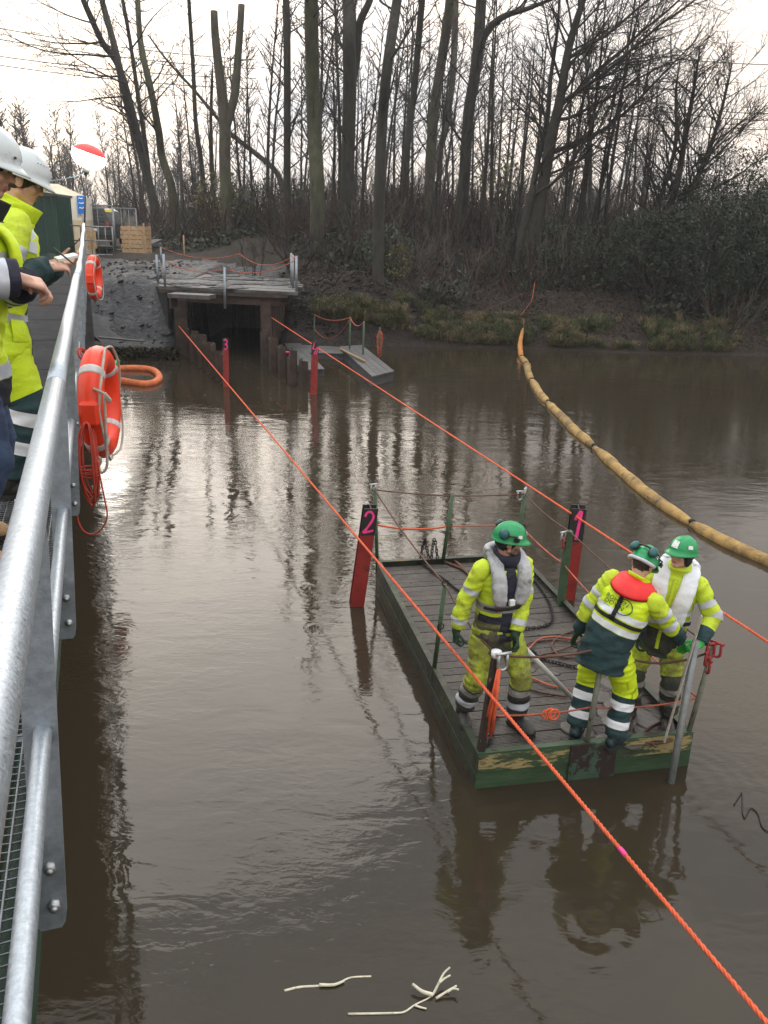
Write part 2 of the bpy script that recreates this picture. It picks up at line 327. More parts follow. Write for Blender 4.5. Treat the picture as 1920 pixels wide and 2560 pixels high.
    lifew=mat('white life jacket cover', (.74, .76, .80), .55, 0, .08, 6, .3, 30, [((.18, .17, .16), 7, .64, .74, .7)]),
    lifed=mat('dirty silver life jacket cover', (.40, .41, .42), .55, 0, .25, 6, .3, 30, [((.10, .09, .08), 5, .50, .66, .7)]),
    lifer=mat('red life jacket collar', (.75, .022, .02), .6, 0, .1, 6, .25, 40),
    glovegreen=mat('bright green glove', (.02, .36, .05), .6, 0, .2, 14, .2, 60, [((.02, .03, .02), 8, .6, .7, .7)]), gloved=mat('dark green glove', (.012, .035, .018), .7, 0, .4, 12, .3, 60),
    boot=mat('muddy boot', (.03, .028, .026), .55, 0, .4, 8, .3, 40, [((.075, .065, .05), 6, .54, .7, .6)]), bootgreen=mat('dark teal boot', (.010, .03, .034), .5, 0, .3, 8, .2, 40, [((.05, .045, .036), 6, .6, .72, .6)]),
    boottan=mat('tan leather boot', (.42, .27, .14), .75, 0, .25, 8, .3, 50, [((.2, .13, .07), 6, .6, .75, .8)]), sole=mat('boot sole', (.02, .019, .018), .8, 0, .2, 8),
    jeans=mat('blue jeans', (.035, .06, .12), .85, 0, .3, 9, .3, 90), logo=mat('dark green print', (.008, .09, .06), .7, 0, .1, 9, 0), badge=mat('orange badge', (.65, .35, .02), .7, 0, .2, 30, 0),
    paper=mat('notebook paper', (.8, .8, .78), .7, 0, .03, 8, 0),
)
MT['bluecable'] = mat('blue guy rope', (.25, .38, .45), .7, 0, .1, 5, 0)
# ------------------------------------------------------------------ ground
def lerp_tab(t, tab):
    if t <= tab[0][0]: return tab[0][1]
    for (a, b), (c, d) in zip(tab, tab[1:]):
        if t <= c: return b + (d - b) * (t - a) / (c - a)
    return tab[-1][1]
PROF = [(-6, -1.2), (-.6, -.25), (0, .0), (.35, .10), (.6, .48), (1.4, .75), (3.7, 1.65), (7, 2.6), (10, 3.2), (16, 3.75), (35, 4.2), (300, 7)]
LEFT = [(-4, -1.0), (-.25, -.4), (0, .30), (1.2, .42), (3.6, 1.9), (5.0, 2.25), (16, 2.75), (30, 3.6), (300, 7)]
def sstep(a, b, x): t = min(1, max(0, (x - a) / (b - a))); return t * t * (3 - 2 * t)
def shore_r(x): return 32.3 + .35 * noise.noise(V3((x * .18, 3.3, 0))) + .12 * noise.noise(V3((x * .9, 7.3, 0)))
def ground(x, y):
    zr = lerp_tab(y - shore_r(x), PROF)
    zr += 1.55 * math.exp(-((x + 1.6) / 2.3) ** 2 - ((y - 34.0) / 1.7) ** 2) * sstep(31, 33, y)
    zr += .8 * math.exp(-((x + 3.4) / 1.3) ** 2 - ((y - 31.4) / 1.3) ** 2)
    ysl = 27.35 + .5 * noise.noise(V3((x * .5, 1.3, 0))) + .35 * sstep(-7.6, -6.7, x)
    zl = lerp_tab(y - ysl, LEFT)
    if y < 40: zl += .30 * math.exp(-((x + 9.2) / .9) ** 2 - ((y - 31.6) / .8) ** 2)
    k = sstep(-9.5, -7.2, x) if y > 38 else sstep(-7.2, -6.6, x)
    z = zl + (zr - zl) * k
    if -6.95 < x < -4.0 and y < 36.5: z = min(z, -.9)                 # the culvert channel
    if y > 28.5: z += (.10 * noise.noise(V3((x * .7, y * .7, 1))) + .06 * noise.noise(V3((x * 2.1, y * 2.1, 4))) + .035 * noise.noise(V3((x * 5, y * 5, 9)))) * sstep(.1, .7, z)
    return z
def hit(px, py, lo=27.0, hi=75.0):
    d = ray(px, py); Y = lo
    while Y < hi:
        p = CAM + d * (Y / d.y)
        if p.z <= ground(p.x, p.y): return p
        Y += .12
    return p
xs = np.concatenate([np.arange(-150, -40, 6.), np.arange(-40, -14, 1.), np.arange(-14, 6, .22), np.arange(6, 24, .35), np.arange(24, 60, 1.2), np.arange(60, 151, 6.)])
ys = np.concatenate([np.arange(24, 38, .2), np.arange(38, 52, .4), np.arange(52, 80, 1.5), np.arange(80, 160, 6.), np.arange(160, 421, 40.)])
GV = [(x, y, ground(x, y)) for y in ys for x in xs]
nx = len(xs); GQ = [(j * nx + i, j * nx + i + 1, (j + 1) * nx + i + 1, (j + 1) * nx + i) for j in range(len(ys) - 1) for i in range(nx - 1)]
me = quads_mesh('bank', GV, GQ, True)
for m in (MT['litter'], MT['mud'], MT['earth']): me.materials.append(m)
mi = []
for q in GQ:
    x = (GV[q[0]][0] + GV[q[2]][0]) / 2; y = (GV[q[0]][1] + GV[q[2]][1]) / 2
    wob = 1.2 * noise.noise(V3((x * .5, y * .5, 2)))
    if x < -6.6 + (y > 33) * 2.0 + wob and y < 38.5 + wob: mi.append(1)
    elif ((x + 2.2) / 3.3) ** 2 + ((y - 33) / 3.0) ** 2 + wob * .5 < 1: mi.append(2)
    else: mi.append(0)
me.polygons.foreach_set('material_index', mi)
tag(link('bank', me), kind='structure')
# ------------------------------------------------------------------ water
wm = bpy.data.materials.new('murky water'); wm.use_nodes = True
t = wm.node_tree; b = t.nodes['Principled BSDF']; l = t.links.new
b.inputs['Base Color'].default_value = (.034, .0265, .0170, 1); b.inputs['Roughness'].default_value = .035; b.inputs['IOR'].default_value = 1.333
def wn(typ, **k):
    q = t.nodes.new(typ)
    for a, c in k.items(): setattr(q, a, c)
    return q
def math_(op, a, c):
    q = wn('ShaderNodeMath', operation=op)
    for i, s in enumerate((a, c)):
        if isinstance(s, (int, float)): q.inputs[i].default_value = s
        else: l(s, q.inputs[i])
    return q.outputs[0]
tcw = wn('ShaderNodeTexCoord')
def wnoise(scale, stretch, detail, dist=0, rot=0):
    m_ = wn('ShaderNodeMapping'); m_.inputs['Scale'].default_value = stretch; m_.inputs['Rotation'].default_value = (0, 0, rot)
    l(tcw.outputs['Object'], m_.inputs[0]); q = wn('ShaderNodeTexNoise'); q.inputs['Scale'].default_value = scale
    q.inputs['Detail'].default_value = detail; q.inputs['Distortion'].default_value = dist; l(m_.outputs[0], q.inputs['Vector']); return q.outputs['Fac']
patch = wn('ShaderNodeValToRGB'); patch.color_ramp.elements[0].position = .40; patch.color_ramp.elements[1].position = .66
patch.color_ramp.elements[0].color = (.15,) * 3 + (1,); l(wnoise(.42, (1, .8, 1), 3, .5), patch.inputs[0])
h = math_('ADD', math_('MULTIPLY', wnoise(.9, (.8, 1.5, 1), 2, .3, .2), .5), math_('MULTIPLY', wnoise(2.6, (.7, 1.5, 1), 3, .6, -.3), .34))
h2 = math_('MULTIPLY', math_('MULTIPLY', wnoise(8.5, (.75, 1.4, 1), 4, .9, .35), patch.outputs[0]), .22)
h2 = math_('ADD', h2, math_('MULTIPLY', math_('MULTIPLY', wnoise(21, (.8, 1.3, 1), 3, 1.2, -.2), patch.outputs[0]), .04))
h = math_('ADD', h, h2)
def rings(cx, cy, freq, amp, reach):
    m_ = wn('ShaderNodeMapping'); m_.inputs['Location'].default_value = (-cx, -cy, 0); l(tcw.outputs['Object'], m_.inputs[0])
    ln = wn('ShaderNodeVectorMath', operation='LENGTH'); l(m_.outputs[0], ln.inputs[0])
    dd = math_('ADD', ln.outputs['Value'], math_('MULTIPLY', wnoise(1.1, (1, 1, 1), 1), .35))
    fall = math_('MULTIPLY', math_('POWER', 2.718, math_('MULTIPLY', dd, -1 / reach)), amp)
    return math_('MULTIPLY', math_('SINE', math_('MULTIPLY', dd, freq), 0), fall)
h = math_('ADD', h, rings(2.46, 6.1, 42, .10, .55)); h = math_('ADD', h, rings(1.5, 4.6, 30, .10, .6))
bp = wn('ShaderNodeBump'); bp.inputs['Strength'].default_value = .5; bp.inputs['Distance'].default_value = .029
l(h, bp.inputs['Height']); l(bp.outputs[0], b.inputs['Normal'])
wme = quads_mesh('water', [(-200, -60, 0), (200, -60, 0), (200, 60, 0), (-200, 60, 0)], [(0, 1, 2, 3)])
wme.materials.append(wm); tag(link('water', wme), kind='structure')
bed = quads_mesh('river_bed', [(-420, -300, -1.4), (420, -300, -1.4), (420, 420, -1.4), (-420, 420, -1.4)], [(0, 1, 2, 3)])
bed.materials.append(MT['mud']); tag(link('river_bed', bed), kind='structure')
# ------------------------------------------------------------------ footbridge on the left
fb = empty('footbridge', BR(0, .3, 2.9), 0, 'steel footbridge with grating walkway running along the left edge over the water', 'footbridge')
fb.rotation_euler = (0, 0, math.atan2(-WA.x, WA.y)); FB0 = BR(0, .3, 2.9)
FBM = fb.matrix_basis.inverted() if False else (Matrix.Translation(FB0) @ Matrix.Rotation(math.atan2(-WA.x, WA.y), 4, 'Z')).inverted()
def fl(s, l_, z): return FBM @ BR(s, l_, z)                        # into the bridge's own frame
mb = MB()
for i in range(52): mb.beam(fl(-1.5, .24 + .033 * i, 2.885), fl(7.0, .24 + .033 * i, 2.885), .004, .03)
for i in range(258):
    s = -1.5 + .033 * i; pts = []
    for j in range(27): pts.append(fl(s + .004 * (-1) ** j, .24 + 1.7 * j / 26, 2.894))
    mb.tube(pts, .003, 3)
g = mb.build('grating', MT['grate'], fb); g['kind'] = 'stuff'
for i, s in enumerate((-.4, 1.05, 2.5, 3.95, 5.4, 6.85)):
    MB().beam(fl(s, .31, 2.80), fl(s, 2.0, 2.80), .05, .12).build('bearer', MT['galv_dull'], fb)
MB().beam(fl(-2, .305, 2.65), fl(30, .305, 2.65), .05, .40).build('edge_beam', MT['greensteel'], fb, .004)
MB().beam(fl(-2, 2.04, 2.66), fl(30, 2.04, 2.66), .05, .40).build('edge_beam', MT['greensteel'], fb, .004)
MB().beam(fl(7.0, 2.36, 2.84), fl(30.5, 2.36, 2.84), 4.0, .11).build('deck_slab', MT['asphalt'], fb)
MB().beam(fl(-3, 4.0, 2.70), fl(7, 4.0, 2.70), 3.8, .3).build('carriageway', MT['asphalt'], fb)
for s in (9.2, 11.4, 13.6, 15.8, 18.0, 20.2, 22.4):
    MB().beam(fl(s, .4, 2.897), fl(s, 4.3, 2.897), .012, .006).build('deck_joint', MT['dark'], fb)
# railing
rl = empty('railing', BR(0, .165, 3.8), 0, 'galvanised tube handrail on flat steel posts along the footbridge edge', 'railing')
rl.rotation_euler = (0, 0, math.atan2(-WA.x, WA.y)); RLM = (Matrix.Translation(BR(0, .165, 3.8)) @ Matrix.Rotation(math.atan2(-WA.x, WA.y), 4, 'Z')).inverted()
def rr_(s, l_, z): return RLM @ BR(s, l_, z)
def railtube(s0, s1, name):
    pts = []; n = max(2, int((s1 - s0) / .5))
    for i in range(n + 1):
        s = s0 + (s1 - s0) * i / n; wv = .005 * math.sin(s * 1.1) + .003 * math.sin(s * 2.3) if s > 7.5 else 0
        pts.append(rr_(s, .165 + wv, 3.8 + (.006 * math.sin(s * .9) if s > 8 else 0) + (.30 * ((s - 11) / 13) ** 1.5 if s > 11 else 0)))
    return MB().tube(pts, .0345, 20).build(name, MT['galv'], rl)
railtube(-1.2, 3.30, 'handrail'); railtube(3.302, 9.0, 'handrail'); railtube(9.002, 24, 'handrail')
MB().tube([rr_(3.298, .165, 3.8), rr_(3.304, .165, 3.8)], .0352, 20).build('weld_seam', MT['galv_dull'], rl)
POSTS = [.25 + 1.72 * k for k in range(14)]
for k, s in enumerate(POSTS):
    top, bot = rr_(s, .180, 3.79), rr_(s, .236, 2.60)
    mb = MB(); ax = (bot - top); n = 10
    # flat bar, 80 mm wide across the bridge, rounded foot
    wv = V3((1, 0, 0)); prof = []
    for (f, hw) in ((0, .026), (.04, .034), (.10, .040), (.5, .040), (.955, .040), (.985, .036), (1, .026)):
        c = top + ax * f; prof.append((c + wv * hw, c - wv * hw))
    vs_, fs = [], []
    for p, q in prof:
        for d in (-.007, .007): vs_ += [p + V3((0, d, 0)), q + V3((0, d, 0))]
    for i in range(len(prof) - 1):
        a = i * 4; c = a + 4
        fs += [(a, a + 1, c + 1, c), (a + 2, c + 2, c + 3, a + 3), (a, c, c + 2, a + 2), (a + 1, a + 3, c + 3, c + 1)]
    fs += [(0, 2, 3, 1), (4 * len(prof) - 4, 4 * len(prof) - 3, 4 * len(prof) - 1, 4 * len(prof) - 2)]
    mb.add(vs_, fs, 0, False)
    p = mb.build('post', MT['galv_dull'], rl)
    if k < 5:
        q = MB().beam(rr_(s + .02, .245, 2.92), rr_(s + .02, .238, 2.70), .05, .03, V3((0, 1, 0))).build('bracket', MT['galv_dull'], p)
        for z in (2.80, 2.68):
            c = rr_(s - .022, .222, z)
            MB().tube([c, c + V3((0, .05, 0))], .016, 6).tube([c + V3((0, -.01, 0)), c + V3((0, .0, 0))], .009, 8).build('bolt', MT['shackle'], p)
for k in range(-1, 8):
    s0, s1 = POSTS[0] + 1.72 * k + .06, POSTS[0] + 1.72 * (k + 1) + .07
    pts, rs = [], []
    P = [rr_(s0 + (s1 - s0) * f, .222 - .02 * (0 < f < 1), 3.2) for f in (0, .03, .07, .5, .93, .97, 1)]
    mb = MB().tube(P, [.020, .021, .0215, .0215, .0215, .023, .022], 14)
    kr = mb.build('knee_rail', MT['galv'], rl)
    c = rr_(s1 - .02, .202, 3.222); MB().tube([c, c + V3((0, 0, .0035))], .0075, 10).build('bolt_hole', MT['dark'], kr)
# ------------------------------------------------------------------ culvert with its deck
cv = empty('culvert', (-5.3, 30, 0), 0, 'dark square culvert of rusty sheet piling under a muddy plank deck', 'culvert')
def cl(p): return V3(p) - V3((-5.3, 30, 0))
A_, B_, C_, D_ = V3((-7.62, 29.0, 2.16)), V3((-2.95, 28.15, 2.16)), V3((-3.55, 33.6, 2.2)), V3((-9.2, 35.4, 2.3))
k = 13
for i in range(k):                                                   # planks run from the left edge to the right one
    t0, t1 = i / k, (i + 1) / k - .004
    p00, p01 = A_.lerp(D_, t0), B_.lerp(C_, t0); p10, p11 = A_.lerp(D_, t1), B_.lerp(C_, t1)
    dz = random.Random(i).uniform(-.006, .006); up = V3((0, 0, dz)); dn = V3((0, 0, -.11))
    if i > 3: sh = random.Random(i + 50).uniform(-.15, .25); p01 = p01.lerp(p00, sh * .3); p11 = p11.lerp(p10, sh * .3)
    vs_ = [p00 + dn, p01 + dn, p11 + dn, p10 + dn, p00 + up, p01 + up, p11 + up, p10 + up]
    MB().add([cl(v) for v in vs_], [(3, 2, 1, 0), (4, 5, 6, 7), (0, 1, 5, 4), (1, 2, 6, 5), (2, 3, 7, 6), (3, 0, 4, 7)], 0, False).build('plank', MT['plankgrey'], cv, .008)
# mud spread on the deck
rg = random.Random(4); mb = MB()
for i in range(70):
    a, c = rg.random() ** .9, rg.random(); e = rg.random()
    if c > .7 and a < .35: continue
    P = A_.lerp(D_, a).lerp(B_.lerp(C_, a), c * .9)
    s = rg.uniform(.15, .5); mb.ell(cl(P + V3((0, 0, .0))), (s * 1.6, s, rg.uniform(.02, .05)), Matrix.Rotation(rg.uniform(0, 3), 3, 'Z'), 9, 5)
for i, v in enumerate(mb.v):
    q = V3(v); mb.v[i] = tuple(q + V3((0, 0, .03 * noise.noise(q * 6))))
o = mb.build('mud_clumps', MT['mud'], cv); o['kind'] = 'stuff'
MB().beam(cl((-6.95, 29.0, 1.86)), cl((-3.55, 28.45, 1.86)), .26, .36).build('front_beam', MT['rust'], cv, .01)
for f in (.30, .62, .82):
    c = cl(V3((-6.95, 28.87, 1.86)).lerp(V3((-3.55, 28.32, 1.86)), f)); MB().tube([c, c + V3((.005, -.012, 0))], .035, 10).build('bolt_hole', MT['dark'], cv)
MB().beam(cl((-7.5, 29.3, 2.0)), cl((-3.2, 28.55, 2.0)), .9, .08).build('bearer', MT['rust'], cv)
# landing ledge at the left of the mouth
MB().beam(cl((-7.02, 28.2, 1.95)), cl((-5.65, 27.95, 1.95)), .62, .14).build('ledge', MT['plankgrey'], cv, .01)
MB().beam(cl((-7.0, 27.9, 1.74)), cl((-6.9, 28.4, 1.74)), .05, .34).build('ledge_plate', MT['rust'], cv)
def sheet(p, q, z0, z1, name, parent, off, wave=.16, m='rust', pitch=.5):
    """corrugated sheet piling between two plan points"""
    p, q = V3(p), V3(q); d = (q - p); Lg = d.length; d = d / Lg; n_ = V3((-d.y, d.x, 0)); mb = MB()
    shp = [(0, 0), (.12, 0), (.22, 1), (.78, 1), (.88, 0), (1, 0)]
    pts = []; k = max(1, round(Lg / pitch))
    for i in range(k):
        for f, a in (shp if i == 0 else shp[1:]): pts.append(p + d * ((i + f) / k * Lg) + n_ * (a * wave))
    vs_, fs = [], []
    for o_ in (0, .014):
        for c in pts: vs_ += [c + n_ * o_ + V3((0, 0, z0)) - off, c + n_ * o_ + V3((0, 0, z1)) - off]
    m_ = len(pts) * 2
    for i in range(len(pts) - 1):
        a = 2 * i; fs += [(a, a + 2, a + 3, a + 1), (m_ + a, m_ + a + 1, m_ + a + 3, m_ + a + 2), (a + 1, a + 3, m_ + a + 3, m_ + a + 1)]
    e = 2 * (len(pts) - 1); fs += [(0, 1, m_ + 1, m_), (e, m_ + e, m_ + e + 1, e + 1)]
    return mb.add(vs_, fs, 0, False).build(name, MT[m], parent)
OC = V3((-5.3, 30, 0))
sheet((-6.95, 29.0, 0), (-6.95, 36.4, 0), -1.2, 2.03, 'side_wall', cv, OC); sheet((-3.95, 28.65, 0), (-3.95, 36.4, 0), -1.2, 2.03, 'side_wall', cv, OC)
sheet((-3.95, 36.4, 0), (-6.95, 36.4, 0), -1.2, 2.1, 'back_wall', cv, OC)
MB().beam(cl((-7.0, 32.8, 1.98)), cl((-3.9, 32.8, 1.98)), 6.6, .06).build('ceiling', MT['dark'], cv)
MB().box(cl((-6.88, 28.83, .42)), (.42, .22, 2.7)).build('mouth_pile', MT['rust'], cv, .02); MB().box(cl((-4.02, 28.42, .42)), (.34, .22, 2.7)).build('mouth_pile', MT['rust'], cv, .02)
MB().beam(cl((-7.35, 29.15, .4)), cl((-8.3, 31.2, .4)), .1, 3.2).build('gap_shade', MT['dark'], cv)  # black sheet standing in for the shaded gap below the deck corner
MB().beam(cl((-3.6, 28.75, 1.85)), cl((-2.9, 28.9, 1.85)), .30, .12).build('timber_end', MT['dark'], cv)
# deck posts with orange rope
def dpost(p, h, r=.04, m='galv_dull', name='deck_post', lean=(0, 0)):
    p = V3(p); return MB().tube([cl(p), cl(p + V3((lean[0], lean[1], h)))], r, 10).build(name, MT[m], cv)
dp = [((-7.40, 28.98, 2.15), 1.02), ((-7.9, 30.0, 2.15), .95), ((-3.02, 28.35, 2.14), 1.12), ((-3.28, 29.7, 2.14), 1.1), ((-3.5, 31.2, 2.16), 1.08), ((-9.6, 37.2, 2.4), .7)]
for p, h in dp: dpost(p, h)
MB().tube([cl((-5.35, 28.42, 1.55)), cl((-5.33, 28.46, 2.85))], .04, 10).build('deck_post', MT['galv_dull'], cv)
def sagline(a, b, sag, n=14):
    a, b = V3(a), V3(b); return [a.lerp(b, i / n) - V3((0, 0, sag * 4 * (i / n) * (1 - i / n))) for i in range(n + 1)]
def rope(name, pts, r, m, label, cat='rope', group=None, n=6):
    o = MB().tube(pts, r, n).build(name, MT[m]); return tag(o, label, cat, group)
rope('rope', sagline((-3.02, 28.35, 3.22), (-3.28, 29.7, 3.2), .02) + sagline((-3.28, 29.7, 3.2), (-3.5, 31.2, 3.2), .02)[1:], .018, 'orange', 'short orange rope linking the three posts at the deck corner')
rope('rope', sagline((-7.40, 28.98, 3.0), (-5.33, 28.46, 2.8), .22) + sagline((-5.33, 28.46, 2.8), (-3.02, 28.35, 3.15), .25)[1:], .014, 'orangedirty', 'thin orange rope sagging along the front of the muddy deck')
rope('rope', sagline((-9.6, 37.2, 3.1), (-6.2, 36.5, 2.95), .3) + sagline((-6.2, 36.5, 2.95), (-3.5, 31.2, 3.1), .35)[1:], .014, 'orangedirty', 'slack dirty orange rope behind the muddy deck')
# concrete wing wall on the left
ww = MB(); P = [BR(24.5, .05, 0), V3((-9.1, 27.35, 0)), V3((-7.75, 28.4, 0))]
wl = empty('wing_wall', (-10, 28.5, 0), 0, 'dark sloping concrete slab between the footbridge and the grey mud', 'wall')
vs_ = [V3(q) - V3((-10, 28.5, 0)) for q in ((-9.35, 28.25, .35), (-7.95, 29.0, .45), (-8.95, 31.2, 1.75), (-10.4, 32.2, 2.35), (-10.6, 29.4, .9))]
ww.add(vs_ + [v - V3((.1, -.1, .25)) for v in vs_], [(0, 1, 2, 3, 4), (9, 8, 7, 6, 5), (0, 5, 6, 1), (1, 6, 7, 2), (2, 7, 8, 3), (3, 8, 9, 4), (4, 9, 5, 0)], 0, False).build('slab', MT['concrete'], wl)
ab = MB().beam(BR(27.5, .42, 1.2), BR(31, .42, 1.2), .5, 3.1).build('abutment', MT['concrete']); tag(ab, 'grey concrete bridge abutment beside the muddy slope', 'abutment')
o = MB().beam((-9.3, 27.75, .60), (-7.9, 27.9, .5), .16, .05).build('board', MT['plankgrey']); tag(o, 'loose muddy board lying on the grey mud ledge', 'board')
# mossy fringe hanging over the water edge
rgn = np.random.default_rng(8); C = []
for i in range(2600):
    x = rgn.uniform(-12, -6.7); ysl = 27.35 + .5 * noise.noise(V3((x * .5, 1.3, 0))) + .35 * sstep(-7.6, -6.7, x)
    C.append((x, ysl - rgn.uniform(-.1, .16), rgn.uniform(.03, .36)))
V, Q = leaf_arrays(C, .07, rgn, 1.5, -.5); me = quads_mesh('moss_fringe', V, Q); me.materials.append(MT['grass']); me.materials.append(MT['litter'])
me.polygons.foreach_set('material_index', rgn.choice([0, 1], len(Q), p=[.3, .7])); tag(link('moss_fringe', me), 'moss and roots hanging over the muddy bank edge', 'moss', kind='stuff')
# ------------------------------------------------------------------ sheet pile rows in the channel
def pile_row(a, b, n, z1, label, steps, side):
    r = empty('sheet_pile_row', (a[0], a[1], 0), 0, label, 'sheet piling'); a, b = V3(a), V3(b); off = V3((a.x, a.y, 0)); rg = random.Random(n)
    d = (b - a) / n; nrm = V3((-d.y, d.x, 0)).normalized() * side
    for i in range(n):
        z = z1 + steps * (1 - i / n) + rg.uniform(-.07, .07)
        p, q = a + d * i, a + d * (i + .97); o1 = nrm * (.18 if i % 2 else 0)
        mb = MB(); pts = [p + o1, p + o1 + d * .2 + nrm * .13, p + o1 + d * .77 + nrm * .13, q + o1]
        vs_, fs = [], []
        for off2 in (V3(), nrm * .02 + d.normalized() * .004):
            for c in pts: vs_ += [c + off2 - off + V3((0, 0, -1.1)), c + off2 - off + V3((0, 0, z))]
        for j in range(3): e = 2 * j; fs += [(e, e + 2, e + 3, e + 1), (8 + e, 9 + e, 11 + e, 10 + e), (e + 1, e + 3, 11 + e, 9 + e)]
        fs += [(0, 1, 9, 8), (6, 14, 15, 7)]
        o = mb.add(vs_, fs, 0, False).build('sheet_pile', MT['rust'], r)
        if side < 0 and i == n - 3:
            c = p + o1 + d * .2 + nrm * .1 - off
            k = MB(); k.tube([c + V3((-.1, -.16, z - .08)), c + V3((.16, -.16, z - .08))], .022, 6); k.tube([c + V3((.03, -.16, z - .08)), c + V3((.0, -.16, z - .5))], .024, 6); k.tube([c + V3((.03, -.16, z - .25)), c + V3((.12, -.16, z - .27))], .02, 6)
            k.build('paint_mark', MT['pink'], o)
    return r
pile_row((-6.75, 28.3, 0), (-4.62, 23.5, 0), 9, .78, 'stepped row of rusty sheet piles left of the culvert channel', .15, 1)
pile_row((-4.0, 28.1, 0), (-2.15, 23.1, 0), 9, .72, 'stepped row of rusty sheet piles right of the culvert channel beside grey planks', .3, -1)
# ------------------------------------------------------------------ numbered red posts
GL = {'2': [(.0, .78), (.12, .95), (.45, 1), (.78, .86), (.80, .65), (.55, .4), (.25, .18), (.02, .04), (.4, .06), (1, .12)],
      '1': [(.22, .70), (.45, .86), (.72, 1), (.66, .6), (.58, .25), (.5, 0)],
      '3': [(.1, .9), (.45, 1), (.85, .82), (.7, .58), (.35, .52), (.75, .45), (.9, .2), (.5, 0), (.05, .1)],
      '4': [(.35, 1), (.2, .7), (.1, .45), (.5, .42), (.9, .45), (.95, .2), (.8, 0), (.4, .05), (.7, .3)]}
def hpost(base, top, wd, dig, label, yaw, drop=2.2, hs=.24, black=.30, pinkw=1.0):
    base, top = V3(base), V3(top); r = empty('marker_post', base, 0, label, 'marker post', 'red numbered steel posts standing in the water')
    ax = (top - base).normalized(); R = Matrix.Rotation(yaw, 3, 'Z'); X = R @ V3((1, 0, 0)); Y = R @ V3((0, 1, 0)); h = (top - base).length
    def sec(z0, z1, m, nm):
        mb = MB(); c = lambda z, x, y: ax * z + X * x + Y * y
        d = wd * .95
        for y in (-d / 2, d / 2): mb.add([c(z, x, y + o_) for z in (z0, z1) for x in (-wd / 2, wd / 2) for o_ in (-.008, .008)], [(0, 2, 3, 1), (4, 5, 7, 6), (0, 1, 5, 4), (1, 3, 7, 5), (3, 2, 6, 7), (2, 0, 4, 6)], 0, False)
        mb.add([c(z, x, y) for z in (z0, z1) for x in (-.006, .006) for y in (-d / 2 + .008, d / 2 - .008)], [(0, 2, 3, 1), (4, 5, 7, 6), (0, 1, 5, 4), (1, 3, 7, 5), (3, 2, 6, 7), (2, 0, 4, 6)], 0, False)
        return mb.build(nm, MT[m], r)
    sec(-drop, h - black, 'redpost', 'beam'); sec(h - black + .001, h, 'blackpaint', 'painted_top')
    pts = [ax * (h - black * .5 - hs / 2 + hs * y) + X * ((x - .5) * wd * .72) - Y * (wd * .95 / 2 + .011) for x, y in GL[dig]]
    sp = [V3(q) for q in spline(pts, 4)]
    mb = MB(); wv = wd * .085 * pinkw; vs_ = []
    for i, q in enumerate(sp):
        tt = (sp[min(i + 1, len(sp) - 1)] - sp[max(i - 1, 0)]).normalized(); s = tt.cross(Y) * wv * (1 + .35 * noise.noise(q * 30)); vs_ += [q + s, q - s]
    mb.add(vs_, [(2 * i, 2 * i + 1, 2 * i + 3, 2 * i + 2) for i in range(len(sp) - 1)], 0, False); mb.build('painted_number', MT['pink'], r)
    return r
hpost((-.30, 9.47, 0), (-.16, 9.55, 1.22), .165, '2', 'leaning red steel post painted with a pink 2 at the far corner of the pontoon', rad(8), hs=.26, black=.33)
hpost((2.32, 9.85, 0), (2.36, 9.9, 1.18), .175, '1', 'red steel post painted with a pink 1 beside the far side of the pontoon', rad(-6), hs=.36, black=.42, pinkw=1.25)
hpost((-4.40, 23.2, 0), (-4.39, 23.25, 1.28), .155, '3', 'slim red steel post painted with a pink 3 by the left sheet piles', rad(12), hs=.26, black=.28)
hpost((-1.96, 22.5, 0), (-1.92, 22.55, 1.37), .18, '4', 'red steel post painted with a pink 4 by the grey plank floats', rad(5), hs=.28, black=.32)
# ------------------------------------------------------------------ plank floats
def floatdeck(poly, z, th, label, nb, along):
    P = [V3((*q, z)) for q in poly]; c = sum(P, V3()) / 4; r = empty('plank_float', (c.x, c.y, 0), 0, label, 'float', 'grey plank floats beside the sheet piles')
    off = V3((c.x, c.y, 0))
    for i in range(nb):
        t0, t1 = i / nb, (i + 1) / nb - .012
        if along: q = [P[0].lerp(P[1], t0), P[0].lerp(P[1], t1), P[3].lerp(P[2], t1), P[3].lerp(P[2], t0)]
        else: q = [P[0].lerp(P[3], t0), P[1].lerp(P[2], t0), P[1].lerp(P[2], t1), P[0].lerp(P[3], t1)]
        q = [v - off for v in q]; MB().add([v - V3((0, 0, .04)) for v in q] + q, [(3, 2, 1, 0), (4, 5, 6, 7), (0, 1, 5, 4), (1, 2, 6, 5), (2, 3, 7, 6), (3, 0, 4, 7)], 0, False).build('plank', MT['plankgrey'], r)
    q = [v - off for v in P]; q = [v * .97 for v in q]
    for v, s in zip(q, P): v.z = s.z
    MB().add([V3((v.x, v.y, -.25)) for v in q] + [V3((v.x, v.y, z - .045)) for v in q], [(3, 2, 1, 0), (4, 5, 6, 7), (0, 1, 5, 4), (1, 2, 6, 5), (2, 3, 7, 6), (3, 0, 4, 7)], 0, False).build('float_body', MT['concrete'], r)
    return r
def xy(p): return (p.x, p.y)
floatdeck([xy(ONZ(930, 941, .3)), xy(ONZ(986, 927, .3)), xy(ONZ(905, 862, .3)), xy(ONZ(848, 866, .3))], .3, .3, 'long grey plank float lying right of the red post marked 4', 4, True)
floatdeck([xy(ONZ(752, 925, .22)), xy(ONZ(812, 922, .22)), xy(ONZ(752, 858, .22)), xy(ONZ(712, 858, .22))], .22, .22, 'narrow grey plank float against the right row of sheet piles', 3, True)
floatdeck([xy(ONZ(760, 882, .2)), xy(ONZ(862, 884, .2)), xy(ONZ(850, 867, .2)), xy(ONZ(745, 861, .2))], .2, .2, 'crosswise grey plank float linking the two plank floats', 3, False)
